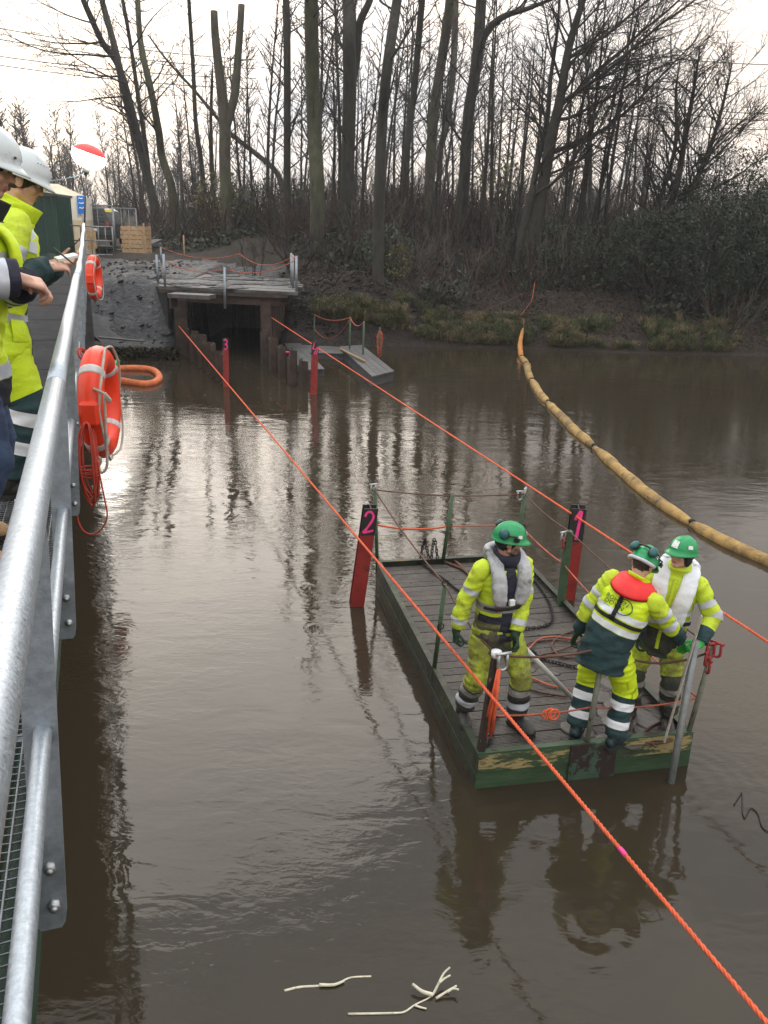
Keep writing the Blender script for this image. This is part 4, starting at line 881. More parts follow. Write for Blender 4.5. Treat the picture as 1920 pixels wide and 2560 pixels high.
bush(-6.2, 47.0, 2.6, 2.0, 1500, 'leafivy', 'ivy covered shrub below the cut forked trunk', seed=625)
bush(5.9, 50.0, 4.2, 1.8, 900, 'leafyel', 'autumn yellow shrub deep in the wood behind the pale brown trunk', seed=626, size=.1)
# ------------------------------------------------------------------ floating booms
def gz(p): return V3((p[0], p[1], p[2]))
bpth = spline([(5.05, 32.9, .72, .06), (4.78, 31.7, .30, .085), (4.62, 30.2, .07, .10), (4.60, 28.9, .045, .107), (4.36, 26.5, .045, .107), (4.20, 23.8, .045, .107), (4.19, 21.6, .045, .107), (4.27, 19.2, .045, .107), (4.38, 17, .045, .107), (4.49, 15.3, .045, .107), (4.62, 13.85, .045, .107), (4.93, 12.4, .045, .105), (5.42, 11.2, .045, .105), (6.1, 10.1, .045, .105), (7.2, 8.9, .045, .105)], 16)
bm_root = empty('oil_boom', (4.4, 20, 0), 0, 'long yellow segmented oil boom curving across the water to the bank', 'boom')
cuts = [0, 34, 50, 70, 92, 124, 172, 200, len(bpth) - 1]
for i in range(len(cuts) - 1):
    seg = bpth[cuts[i]:cuts[i + 1] + 1]; n = len(seg); pts, rs = [], []
    for j, q in enumerate(seg):
        f = j / (n - 1); pin = min(1, .20 + min(f, 1 - f) * (6 if n > 20 else 4)); p = V3(q[:3])
        k = 1 + .14 * noise.noise(p * 1.9) + .07 * noise.noise(p * 6)
        pts.append(p - V3((4.4, 20, 0)) + V3((.03 * noise.noise(p * .8), 0, -.02))); rs.append(q[3] * pin ** .5 * k)
    MB().tube(pts, rs, 14).build('boom_segment', MT['boomend' if i == 0 else 'boomyel'], bm_root)
    if i: MB().tube([V3(seg[0][:3]) - V3((4.4, 20, 0)) + V3((0, .03, .02)), V3(seg[0][:3]) - V3((4.4, 20, 0)) - V3((0, .03, -.02))], .05, 10).build('coupling', MT['chain'], bm_root)
hb = hit(1308, 800); rope('rope', [V3((5.05, 32.9, .75)), V3((5.1, 33.3, 1.0)), V3((5.0, 33.9, 1.0)), V3((5.5, 34.3, 1.6)), V3((5.6, 34.5, 2.3))], .011, 'orangedirty', 'orange mooring rope running up the bank from the boom tip')
rope('rope', sagline((5.3, 34.6, 1.9), (1.4, 32.5, .6), .1), .012, 'rope_brown', 'thin brown line slanting down the bank left of the boom tip')
op = [ONZ(x, y, .05) for x, y in [(215, 938), (262, 926), (300, 921), (345, 921), (378, 924), (394, 934), (398, 945), (388, 955), (365, 960), (335, 957), (300, 952), (262, 948), (215, 952)]]
sp = spline([(*p,) for p in op], 5); mb = MB(); mb.tube([V3(q) for q in sp], [.095 * (1 + .12 * noise.noise(V3(q) * 2)) for q in sp], 12)
tag(mb.build('boom_loop', MT['boomor']), 'folded orange absorbent boom floating beside the footbridge behind the life ring', 'boom')
# ------------------------------------------------------------------ work pontoon
PC = V3((1.31, 8.21, 0)); PA = rad(12.36); pn = empty('pontoon', PC, PA, 'green steel work pontoon with plank deck carrying three workers', 'pontoon')
PMI = (Matrix.Translation(PC) @ Matrix.Rotation(PA, 4, 'Z')).inverted()
def pl_(p): return PMI @ V3(p)
def pw(x, y, z): return PMI.inverted() @ V3((x, y, z))
HW, HL = .965, 2.1
MB().box((0, -HL + .006, .06), (2 * HW, .012, .54)).build('front_plate', MT['hull'], pn)
MB().box((0, HL - .006, .06), (2 * HW, .012, .54)).build('rear_plate', MT['hullside'], pn)
for s in (-1, 1):
    MB().box((s * (HW - .006), 0, .06), (.012, 2 * HL - .026, .54)).build('side_plate', MT['hullside'], pn)
    MB().box((s * (HW - .028), 0, .334), (.06, 2 * HL - .12, .008)).build('rim', MT['hullside'], pn)
    MB().box((s * (HW + .004), 0, .13), (.008, 2 * HL - .03, .012)).build('weld_line', MT['hullside'], pn)
    MB().box((0, s * (HL - .028), .334), (2 * HW, .06, .008)).build('rim', MT['hull'] if s < 0 else MT['hullside'], pn)
MB().box((0, -HL - .004, .245), (2 * HW - .02, .008, .165)).build('rub_strip', MT['hullstrip'], pn)
MB().box((.045, -HL - .013, .06), (.42, .022, .56)).build('fender_panel', MT['hulldark'], pn, .003)
npl = 31; pd = (2 * HL - .13) / npl
for i in range(npl):
    y = -HL + .065 + pd * (i + .5); rg = random.Random(i); z = .27 + rg.uniform(-.004, .004); mb = MB()
    m_ = 6; prof = []
    for g_ in range(m_):                                             # grooved boards
        y0 = y - pd / 2 + .004 + (pd - .008) * g_ / m_; y1 = y - pd / 2 + .004 + (pd - .008) * (g_ + 1) / m_
        prof += [(y0, z - .006 if g_ else z - .02), (y0 + .004, z), (y1 - .004, z)]
    prof.append((y + pd / 2 - .004, z - .02)); vs_ = [(x, a, c) for a, c in prof for x in (-HW + .014, HW - .014)]
    mb.add(vs_, [(2 * j, 2 * j + 1, 2 * j + 3, 2 * j + 2) for j in range(len(prof) - 1)], 0, False)
    mb.build('deck_plank', MT['deckwood'], pn)
MB().box((0, 0, .20), (2 * HW - .05, 2 * HL - .05, .06)).build('under_deck', MT['dark'], pn)
rg = random.Random(9); mb = MB()
for i in range(26):
    x, y = rg.uniform(.0, .8), rg.choice([rg.uniform(-2.0, -1.3), rg.uniform(-2.0, 1.8)]); s = rg.uniform(.04, .16)
    mb.ell((x, y, .268), (s * 1.5, s, .012), Matrix.Rotation(rg.uniform(0, 3), 3, 'Z'), 10, 4)
o = mb.build('mud_patch', MT['deckmud'], pn); o['kind'] = 'stuff'
def ppost(base, top, r, m, square=False, name='rail_post'):
    b0, t0 = pl_(base), pl_(top)
    mb = MB(); mb.beam(b0, t0, r * 2, r * 2, V3((1, 0, 0))) if square else mb.tube([b0, t0], r, 10)
    return mb.build(name, MT[m], pn), V3(top)
PT = {}
PT['RL'] = ppost((-.06, 10.02, .2), (-.12, 10.12, 1.25), .022, 'greenpost')[1]
PT['RM'] = ppost((.76, 10.17, .2), (.85, 10.2, 1.19), .024, 'greenpost')[1]
PT['RR'] = ppost((1.72, 10.39, .2), (1.78, 10.4, 1.17), .026, 'greenpost')[1]
PT['LM'] = ppost((.52, 7.35, .2), (.59, 7.38, 1.2), .022, 'greenpost')[1]
PT['FL'] = ppost((.835, 6.0, .2), (.915, 6.03, 1.2), .028, 'rustpost', True)[1]
PT['FM'] = ppost((1.74, 6.17, .2), (1.80, 6.2, 1.2), .022, 'greypost')[1]
PT['FR'] = ppost((2.655, 6.385, .2), (2.76, 6.40, 1.15), .022, 'greypost')[1]
PT['R1'] = ppost((2.06, 9.02, .2), (2.08, 9.05, 1.17), .036, 'greenpost', True)[1]
def eye_(p): MB().torus(pl_(p), .03, .006, Matrix.Rotation(1.57, 3, 'X'), 14, 6).build('rail_eye', MT['chain'], pn)
eye_(PT['LM'] + V3((-.02, -.03, -.42))); eye_(PT['RR'] + V3((0, -.04, -.42))); eye_(PT['LM'] + V3((0, -.02, .02)))
def shackle(p, m, yaw, label, s=1.0):
    r = empty('shackle', p, yaw, label, 'shackle'); mb = MB(); pts = [V3((-.028 * s, 0, .05 * s)), V3((-.03 * s, 0, .0))] + [V3((.032 * s * math.cos(a), 0, -.03 * s + .034 * s * math.sin(a))) for a in np.linspace(3.14, 6.28, 9)] + [V3((.03 * s, 0, 0)), V3((.028 * s, 0, .05 * s))]
    mb.tube(pts, .011 * s, 8).build('bow', MT[m], r); MB().tube([V3((-.05 * s, 0, .05 * s)), V3((.055 * s, 0, .05 * s))], .012 * s, 8).build('pin', MT[m], r); return r
shackle(PT['RL'] + V3((-.02, 0, .02)), 'shackle', .4, 'steel shackle on the post top behind the pink 2'); shackle(PT['RR'] + V3((-.06, 0, -.02)), 'shackle', .2, 'steel shackle on the rear right pontoon post')
shackle(PT['RR'] + V3((-.0, 0, .02)), 'shackle', 1.2, 'second steel shackle hooked over the rear right pontoon post')
shackle(PT['FL'] + V3((.05, -.03, -.04)), 'shackle', .3, 'steel shackle on the rusty post at the near left corner', 1.25)
shackle(PT['R1'] + V3((-.06, -.02, -.06)), 'shackle', .5, 'steel shackle on the green post left of the pink 1'); shackle(PT['R1'] + V3((-.05, -.03, -.13)), 'redshackle', 1.0, 'red pinned shackle below the steel one by the pink 1')
for i, (dx, dz, y_) in enumerate(((-.03, -.03, .2), (-.05, -.10, .9), (-.03, -.17, 1.6), (.02, -.02, 2.4))):
    shackle(PT['FR'] + V3((dx, -.03, dz)), 'redshackle', y_, ['red shackle topmost on the near right corner post', 'red shackle second from top on the near right corner post', 'lowest red shackle on the near right corner post', 'red shackle hooked over the tip of the near right corner post'][i], 1.1)
MB().tube([pl_(PT['FL'] + V3((0, 0, -.02))), pl_(PT['FL'] + V3((0, 0, .03)))], .042, 10).build('post_cap', MT['white'], pn)
tie = lambda a, b, s, r, m, lab: rope('rope', sagline(a, b, s), r, m, lab)
tie(PT['RL'], PT['RR'], .05, .009, 'rope_brown', 'thin brown line between the two rear pontoon posts'); tie(PT['RL'], PT['LM'], .05, .009, 'rope_brown', 'thin brown line along the left side of the pontoon')
tie(PT['LM'], PT['FL'], .06, .009, 'rope_brown', 'thin brown line running to the rusty corner post'); tie(PT['FL'], PT['FM'], .05, .010, 'rope_brown', 'upper rusty line across the left half of the pontoon front')
tie(PT['FM'], PT['FR'] - V3((0, 0, .05)), .13, .010, 'rope_brown', 'upper rusty line sagging across the right half of the pontoon front'); tie(PT['RR'], PT['R1'], .04, .008, 'rope_brown', 'thin brown line along the far right side of the pontoon')
tie(PT['R1'], PT['FR'] - V3((0, .02, .02)), .05, .008, 'rope_brown', 'thin brown line between the right side posts behind the workers')
tie(PT['FL'] - V3((.04, 0, .55)), PT['FM'] - V3((.04, 0, .55)), .03, .008, 'orangedirty', 'lower orange line across the left half of the pontoon front'); tie(PT['FM'] - V3((.04, 0, .55)), PT['FR'] - V3((.06, 0, .5)), .04, .008, 'orangedirty', 'lower orange line across the right half of the pontoon front')
tie(PT['RL'] - V3((0, 0, .45)), PT['RM'] - V3((.04, 0, .42)), .05, .013, 'orange', 'orange line at the left rear of the pontoon holding chains'); tie(PT['RM'] - V3((.04, 0, .42)), PT['RR'] - V3((.04, 0, .42)), .0, .009, 'orangedirty', 'orange line at the right rear of the pontoon')
tie(PT['RR'] - V3((.03, 0, .42)), PT['R1'] - V3((.03, 0, .40)), .03, .009, 'orangedirty', 'lower orange line along the far right side of the pontoon'); tie(PT['R1'] - V3((.03, 0, .4)), PT['FR'] - V3((.06, 0, .5)), .05, .008, 'orangedirty', 'lower orange line behind the two workers on the right')
rg = random.Random(5); mb = MB(); b0 = PT['FL'] - V3((-.02, .05, .1))
for i in range(11):
    x = rg.uniform(-.02, .03); ln = rg.uniform(.45, .64); mb.tube([b0 + V3((x * .4, 0, 0)), b0 + V3((x - .02, rg.uniform(-.02, .01), -ln * .5)), b0 + V3((x * 1.4 - .045, rg.uniform(-.02, .02), -ln))], .008, 5)
tag(mb.build('rope_tassel', MT['orange']), 'frayed orange rope ends hanging down the rusty corner post', 'rope')
mb = MB(); c = (PT['FL'] + PT['FM']) / 2 - V3((-.04, .02, .56))
for i in range(3): mb.torus(c + V3((i * .03 - .03, -.01, .01 * (i % 2))), .034 + .006 * i, .008, Matrix.Rotation(.3 + i * .5, 3, 'Y') @ Matrix.Rotation(1.3, 3, 'X'), 14, 6)
tag(mb.build('rope_knot', MT['orange']), 'orange looped knot on the lower line at the pontoon front', 'knot')
def chain(pts, label, r=.006, pitch=.036, group=None):
    P = [V3(q) for q in pts]; acc, out = 0, []
    for a, b in zip(P, P[1:]):
        Lg = (b - a).length; d = (b - a) / max(Lg, 1e-6)
        while acc < Lg: out.append((a + d * acc, d)); acc += pitch
        acc -= Lg
    mb = MB()
    for i, (p, d) in enumerate(out):
        x = d; y = x.orthogonal().normalized(); y = V3((0, 0, 1)).cross(x); y = y.normalized() if y.length > .2 else x.orthogonal().normalized()
        y = Matrix.Rotation((i % 2) * 1.4 + .4, 3, x) @ y
        mb.tube([p + x * (.027 * math.cos(a)) + y * (.017 * math.sin(a)) for a in np.arange(8) * .7854], r, 4, closed=True)
    return tag(mb.build('chain', MT['chain']), label, 'chain')
def dk(px, z=.29): return [V3(q) for q in spline([tuple(ONZ(x, y, z)) for x, y in px], 8)]
chain(dk([(950, 1402), (1000, 1406), (1040, 1404), (1062, 1414)]), 'dark chain lying along the left rear edge of the deck')
chain(dk([(1062, 1414), (1085, 1432), (1110, 1448), (1142, 1474), (1170, 1490)]), 'dark chain running diagonally over the deck behind the left worker')
chain(dk([(1297, 1415), (1325, 1440), (1350, 1470), (1372, 1505), (1381, 1540), (1374, 1560), (1345, 1568), (1312, 1572), (1285, 1572)]), 'long dark chain curving over the deck right of the left worker')
chain(dk([(1243, 1790), (1232, 1808), (1228, 1840), (1216, 1868), (1196, 1884)]), 'short dark chain at the foot of the rusty corner post')
chain(dk([(1330, 1625), (1352, 1645), (1385, 1655), (1440, 1668)]), 'dark chain beside the white pole on the deck')
for i, (x0, x1) in enumerate(((1062, 1050), (1062, 1072), (1085, 1078), (1088, 1094))):
    chain([AT(x0, 1350, 10.05), AT((x0 + x1) / 2, 1370, 10.06), AT(x1, 1398, 10.04)], ['outer left chain hanging from the orange rear line', 'second chain from the left on the orange rear line', 'third chain from the left on the orange rear line', 'rightmost chain hanging from the orange rear line'][i], .007, .038)
for i, (px, m, lab) in enumerate([([(1295, 1625), (1330, 1605), (1390, 1600), (1440, 1612), (1430, 1635), (1370, 1640), (1320, 1660), (1285, 1680), (1300, 1710), (1350, 1730), (1420, 1742)], 'rope_brown', 'large loop of dirty rope on the deck beside the white pole'),
    ([(1340, 1640), (1400, 1625), (1450, 1600), (1452, 1575), (1410, 1585), (1380, 1610), (1400, 1640), (1450, 1645)], 'rope_brown', 'rope loops on the deck left of the worker in the red collar'),
    ([(1290, 1672), (1320, 1690), (1380, 1715), (1425, 1722)], 'orangedirty', 'grubby orange rope lying in front of the white pole'),
    ([(1285, 1628), (1320, 1622), (1345, 1600), (1380, 1592), (1440, 1598)], 'orangedirty', 'grubby orange rope lying behind the white pole'),
    ([(1585, 1820), (1600, 1850), (1650, 1858), (1690, 1840), (1680, 1800), (1640, 1810), (1610, 1835), (1640, 1868)], 'rope_brown', 'tangled line at the boots of the worker in the white life jacket'),
    ([(1100, 1400), (1130, 1412), (1160, 1425), (1180, 1445), (1140, 1405), (1110, 1396)], 'rope_brown', 'brown rope heaped at the rear edge of the deck')]):
    rope('rope', dk(px, .288), .010 if i != 5 else .02, m, lab)
wp = [V3((1.07, 6.42, 1.20)), V3((1.80, 6.86, .30))]; rope('pole', wp, .022, 'pvc', 'white pole slanting from the left worker hand down to the deck', 'pole', n=12)
rope('pipe', [V3((2.44, 6.06, -.9)), V3((2.535, 6.215, 1.28))], .030, 'pipe', 'grey steel pipe held upright in the water at the pontoon front', 'pipe', n=14)
o = MB().beam((2.40, 6.20, .34), (2.53, 6.17, 1.52), .028, .010, V3((1, 0, 0))).build('measuring_staff', MT['staff']); tag(o, 'thin pale measuring staff standing beside the grey pipe', 'staff')
# ------------------------------------------------------------------ the two long orange ropes
def twisted(a, b, r, label, m='orange', pitch=.11, marks=()):
    a, b = V3(a), V3(b); d = b - a; Lg = d.length; t_ = d / Lg; x = t_.orthogonal().normalized(); y = t_.cross(x); ro = empty('long_rope', a, 0, label, 'rope'); n = int(Lg / pitch * 7)
    for k in range(3):
        pts = []
        for i in range(n + 1):
            s = Lg * i / n; an = 2 * math.pi * (s / pitch + k / 3); pts.append(t_ * s + (x * math.cos(an) + y * math.sin(an)) * r * .52)
        MB().tube(pts, r * .56, 5).build('strand', MT[m], ro)
    for s in marks: MB().tube([t_ * (s - .03), t_ * s, t_ * (s + .035)], [r * 1.12, r * 1.18, r * 1.1], 8).build('pink_mark', MT['pink'], ro)
    return ro
R1a, R1h = V3((-6.92, 28.6, .93)), AT(1140, 1636, 6.40); dR = (R1h - R1a).normalized()
best = min((abs(2130 - (1280 - FPX * ((q - CAM).dot(cU)) / ((q - CAM).dot(cF)))), s) for s in np.arange(23, 29, .01) for q in [R1a + dR * s])[1]
twisted(R1a, R1h + dR * 6.2, .0135, 'tight orange rope from the left sheet piles past the left worker glove to the foreground', marks=(best,))
R2a, R2b = V3((-3.97, 28.8, 1.32)), AT(1920, 1605, 6.7); twisted(R2a, R2b + (R2b - R2a).normalized() * 5, .0125, 'tight orange rope from the culvert right pile passing behind the workers on the right')
# ------------------------------------------------------------------ life rings on the railing
def life_ring(c, yaw, label, coil):
    r = empty('life_ring', c, yaw, label, 'life ring', 'orange life rings hung outside the railing')
    Mx = Matrix.Rotation(math.pi / 2, 3, 'Y')                        # plane of the ring: local y-z
    MB().torus((0, 0, 0), .290, .080, Mx, 48, 16).build('ring', MT['ring'], r)
    for k in range(4):
        a = .75 + k * 1.571; MB().torus((0, 0, 0), .290, .0815, Mx, 4, 16, 0, a - .085, a + .085).build('reflective_tape', MT['ringband'], r)
    MB().box((0.0, -.34, .0), (.12, .10, .16)).build('grip_block', MT['ring'], r, .02)
    pts = []
    for k in range(4):
        a0 = k * 1.571
        for j in range(9): a = a0 + 1.571 * j / 9; rr2 = .355 + .03 * math.sin(j / 9 * 3.1416); pts.append(V3((.03, rr2 * math.cos(a + 1.5), rr2 * math.sin(a + 1.5) - .02 * (j in (3, 4, 5, 6)))))
    MB().tube([(.058 + .022 * math.sin(i % 9 / 9 * 3.14), p.y, p.z) for i, p in enumerate(pts)], .008, 6, closed=True).build('grab_line', MT['rope_white'], r)
    return r
yw = math.atan2(-WA.x, WA.y) - rad(11)
lr1 = life_ring(BR(5.9, .026, 3.21), yw, 'nearest orange life ring hanging outside the railing with white cord and green tag', True)
life_ring(BR(15.6, .012, 3.36), yw, 'farther orange life ring hanging on the railing near its end', False)
q = BR(5.9, .026, 3.21)
o = MB().beam(AT(276, 918, 6.0), AT(297, 900, 6.05), .04, .012).build('rope_tag', MT['glovegreen']); tag(o, 'small green tag tied to the cord of the nearest life ring', 'tag')
sp = spline([tuple(AT(x, y, 5.25)) for x, y in [(234, 972), (262, 985), (276, 1000), (270, 1002), (262, 985), (264, 1060), (268, 1140), (266, 1170), (255, 1182), (247, 1170), (252, 1150), (243, 1140)]], 5)
rope('cord', [V3(s) for s in sp], .009, 'rope_white', 'dirty white cord looped over the front of the nearest life ring', 'cord')
sp = spline([tuple(AT(x, y, 6.2)) for x, y in [(295, 920), (282, 965), (270, 985)]], 4); rope('cord', [V3(s) for s in sp], .009, 'rope_white', 'short white cord hanging from the green tag', 'cord')
rg = random.Random(12); mb = MB()
for i in range(6):
    w_ = rg.uniform(.03, .06); h_ = rg.uniform(.46, .60); c = V3(AT(222 + rg.uniform(-4, 4), 1140, 5.2)) + V3((0, rg.uniform(-.05, .05), 0)); ph = rg.uniform(-.3, .3)
    mb.tube([c + V3((w_ * math.sin(a + ph * .2) * (1 if i % 2 else -1), .03 * math.cos(2 * a), -h_ * .5 + .22 + h_ * .5 * math.cos(a))) for a in np.linspace(0, 6.28, 20)], .0055, 5)
for dz in (.0, .02, .045): mb.torus(AT(224, 1188, 5.2) + V3((0, 0, dz)), .055, .006, None, 14, 5)
tag(mb.build('rope_coil', MT['ropered']), 'coil of thin orange rope hanging below the nearest life ring', 'rope coil')
sp = spline([tuple(AT(x, y, 5.15)) for x, y in [(243, 1150), (252, 1200), (262, 1250), (268, 1290), (256, 1320), (235, 1336), (212, 1330), (196, 1305), (192, 1275)]], 5); rope('rope', [V3(s) for s in sp], .0055, 'ropered', 'loose orange loop dangling below the rope coil near the water')
mb = MB(); rg = random.Random(2)
for i in range(7): c = AT(212 + rg.uniform(-8, 8), 905 + rg.uniform(-22, 22), 5.7); mb.torus(c, rg.uniform(.025, .05), .006, Matrix.Rotation(rg.uniform(0, 3), 3, 'X') @ Matrix.Rotation(rg.uniform(0, 3), 3, 'Y'), 12, 5)
tag(mb.build('rope_knot', MT['ropered']), 'tangled orange knot tying the nearest life ring to a post', 'knot')
rope('cord', sagline(AT(208, 900, 5.8), AT(218, 1010, 5.7), 0) , .007, 'orangedirty', 'thin cord end hanging left of the nearest life ring', 'cord')
# ------------------------------------------------------------------ the work site at the end of the footbridge
def corrug(a, b, z0, z1, n, amp):
    a, b = V3(a), V3(b); d = b - a; nn = V3((d.y, -d.x, 0)).normalized(); vs_, fs = [], []
    for i in range(n * 4 + 1): f = i / (n * 4); o_ = nn * amp * (0, 1, 1, 0)[i % 4]; vs_ += [a + d * f + o_ + V3((0, 0, z0)), a + d * f + o_ + V3((0, 0, z1))]
    return vs_, [(2 * i, 2 * i + 2, 2 * i + 3, 2 * i + 1) for i in range(n * 4)]
cb = AT(155, 655, 31); c0 = V3((cb.x, cb.y, 0)); gz0 = 2.55; cab = empty('site_cabin', (c0.x, c0.y, gz0), 0, 'green corrugated site cabin behind the men on the footbridge', 'cabin'); off = V3((c0.x, c0.y, gz0)); H = AT(152, 492, 31).z - gz0
MB().add(*corrug((-3.2, .1, 0), (0, 0, 0), 0, H, 12, .04), 0, False).build('wall', MT['cabin'], cab); MB().add(*corrug((0, 0, 0), (-.45, 2.6, 0), 0, H, 9, .04), 0, False).build('wall', MT['cabin'], cab)
MB().add([(-3.3, -.06, H), (.08, -.1, H), (-.4, 2.7, H), (-3.7, 2.8, H), (-3.3, -.06, H + .5), (.08, -.1, H + .08), (-.4, 2.7, H + .08), (-3.7, 2.8, H + .5)], [(3, 2, 1, 0), (4, 5, 6, 7), (0, 1, 5, 4), (1, 2, 6, 5), (2, 3, 7, 6), (3, 0, 4, 7)], 0, False).build('roof', MT['cabinroof'], cab)
MB().beam((.0, -.03, 0), (0, -.03, H), .09, .07).build('corner_post', MT['cabinroof'], cab)
te = AT(212, 640, 36); ge = 2.6; tx = V3((te.x, te.y, ge)); tent = empty('work_tent', tx, 0, 'white and cream tarpaulin work tent beside the green cabin', 'tent'); tz = AT(212, 492, 36).z - ge; tw = AT(146, 640, 36).x - te.x; zm = AT(180, 550, 36).z - ge
MB().add([(tw, 0, zm), (0, 0, zm), (-.02, 0, tz), (tw, 0, tz + .12)] + [(0, 0, zm), (-.35, 2.4, zm), (-.35, 2.4, tz), (-.02, 0, tz)], [(0, 1, 2, 3), (4, 5, 6, 7)], 0, False).build('upper_wall', MT['tarp'], tent)
MB().add([(tw, -.01, 0), (0, -.01, 0), (0, -.01, zm), (tw, -.01, zm)] + [(0, -.01, 0), (-.35, 2.4, 0), (-.35, 2.4, zm), (0, -.01, zm)], [(0, 1, 2, 3), (4, 5, 6, 7)], 0, False).build('lower_wall', MT['tarplow'], tent)
ap = AT(118, 462, 36.8) - tx; MB().add([(-.3, -.08, tz + .02), (tw - .1, -.08, tz + .14), (ap.x, .9, ap.z + .05), (ap.x + .3, 1.2, ap.z + .05), (-.5, 2.4, tz + .02)], [(0, 2, 1), (0, 3, 2), (0, 4, 3)], 0, False).build('roof', MT['tarplow'], tent)
sg = empty('blue_sign', AT(203, 512, 35.9), 0, 'blue sign with white marks on the corner of the white tent', 'sign'); MB().box((0, 0, 0), (.30, .03, .68)).build('panel', MT['signblue'], sg)
for z, w_ in ((.2, .13), (.02, .16), (-.16, .15)): MB().tube([V3((-.09, -.02, z)), V3((-.05, -.02, z + .06)), V3((.0, -.02, z + .02)), V3((w_ - .05, -.02, z + .05))], .018, 5).build('lettering', MT['white'], sg)
lp = AT(222, 392, 34); mast_b = V3((AT(207, 640, 34).x, 34, 2.5)); lm = empty('balloon_lamp', mast_b, 0, 'glowing balloon work lamp with red top on a dark mast', 'lamp'); Rt = Matrix.Rotation(rad(18), 3, 'Y'); kx = 34 / FPX
MB().tube([V3((0, 0, 0)), AT(215, 432, 34) - mast_b], .035, 8).build('mast', MT['pole'], lm)
mb = MB(); mb.ell(lp - mast_b, (.62, .62, .42), Rt, 32, 18)
top_i = [i for i, f in enumerate(mb.f)]; cen = lp - mast_b
for i, f in enumerate(mb.f):
    c = sum((V3(mb.v[j]) for j in f), V3()) / len(f) - cen; mb.m[i] = 1 if (Rt.transposed() @ c).z > .16 else 0
mb.build('balloon', [MT['lampwhite'], MT['lampred']], lm)
MB().tube([AT(216, 436, 34) - mast_b, AT(217, 424, 34) - mast_b], .09, 10).build('collar', MT['pole'], lm)
rope('guy_rope', sagline(AT(125, 452, 33.5), AT(206, 436, 34), .03), .012, 'bluecable', 'thin blue guy rope from the lamp mast over the cabin')
def grid_fence(a, b, z0a, z1a, label, m, nv, nh, r=.018, brace=False, name='site_fence', rp_=.025):
    a, b = V3(a), V3(b); r0 = empty(name, (a.x, a.y, z0a), 0, label, 'fence'); d = b - a; d.z = 0; h_ = z1a - z0a; dz = b.z - a.z
    for f in (0, 1): MB().tube([d * f, d * f + V3((0, 0, h_))], rp_, 8).build('post', MT[m], r0)
    for f in ((0.04, 1) if nh == 2 else [i / (nh - 1) * .95 + .05 for i in range(nh)]): MB().tube([V3((0, 0, h_ * f)), d + V3((0, 0, h_ * f))], r, 6).build('rail', MT[m], r0)
    for i in range(1, nv): MB().tube([d * (i / nv) + V3((0, 0, .05 * h_)), d * (i / nv) + V3((0, 0, h_))], r * .8, 6).build('bar', MT[m], r0)
    if brace: MB().tube([V3((.2, 0, .05)), d * .95 + V3((0, 0, h_ * .6))], r, 6).build('brace', MT[m], r0)
    return r0
p, q = AT(150, 640, 33), AT(207, 640, 33); grid_fence(p, q, p.z, AT(150, 563, 33).z, 'rusty barrier rail standing before the white tent', 'fencerust', 3, 3, .025, True, 'barrier')
p, q = AT(214, 640, 34.2), AT(285, 640, 34.6); grid_fence(p, q, p.z, AT(214, 566, 34.2).z, 'grey tube barrier standing before the parked dark car', 'fence', 4, 3, .022, False, 'barrier')
p, q = AT(213, 618, 38), AT(287, 622, 38); f1 = grid_fence(p, q, p.z, AT(213, 512, 38).z, 'tall mesh site fence panel in front of the parked car', 'fence', 2, 2, .02, name='site_fence'); 
mb = MB(); d = q - p; hh = AT(213, 512, 38).z - p.z
for i in range(34): mb.tube([d * (i / 34) + V3((0, 0, .05)), d * (i / 34) + V3((0, 0, hh))], .003, 3)
for i in range(12): mb.tube([V3((0, 0, hh * i / 12)), d + V3((0, 0, hh * i / 12))], .003, 3)
o = mb.build('mesh', MT['fence'], f1); o['kind'] = 'stuff'
MB().box(AT(271, 527, 37.9) - V3((p.x, p.y, p.z)), (.26, .02, .10)).build('name_plate', MT['signyel'], f1)
p, q = AT(290, 628, 37), AT(346, 632, 38); f2 = grid_fence(p, q, p.z, AT(290, 520, 37).z, 'tall mesh site fence panel behind the wooden crate', 'fence', 3, 2, .016)
# parked car
cp = AT(252, 612, 42.5); gzc = cp.z; car = empty('parked_car', (cp.x, cp.y, gzc), rad(8), 'dark estate car with pale roof edge parked behind the site fence', 'car')
prof = [(-.86, .30), (-.90, .62), (-.86, .98), (-.70, 1.52), (-.55, 1.64), (.55, 1.64), (.70, 1.52), (.86, .98), (.90, .62), (.86, .30)]
mb = MB(); ks = [(-2.1, .94, .94), (-2.15, .98, .98), (-1.0, 1, 1), (1.2, 1, 1), (2.2, .95, .62)]; vs_ = []
for y, kx_, kz in ks: vs_ += [(x * kx_, y, min(z, 1.66 * kz)) for x, z in prof]
m_ = len(prof); fs = [(i * m_ + j, i * m_ + (j + 1) % m_, (i + 1) * m_ + (j + 1) % m_, (i + 1) * m_ + j) for i in range(len(ks) - 1) for j in range(m_)] + [tuple(range(m_ - 1, -1, -1)), tuple((len(ks) - 1) * m_ + j for j in range(m_))]
mb.add(vs_, fs, 0, False).build('body', MT['van'], car)
MB().add([(-.62, -2.17, 1.02), (.62, -2.17, 1.02), (.52, -2.17, 1.50), (-.52, -2.17, 1.50)], [(0, 1, 2, 3)], 0, False).build('rear_window', MT['glass'], car)
MB().box((0, -1.9, 1.635), (1.2, .5, .02)).build('roof_edge', MT['chrome'], car); MB().box((0, -2.19, .72), (.52, .02, .12)).build('number_plate', MT['white'], car)
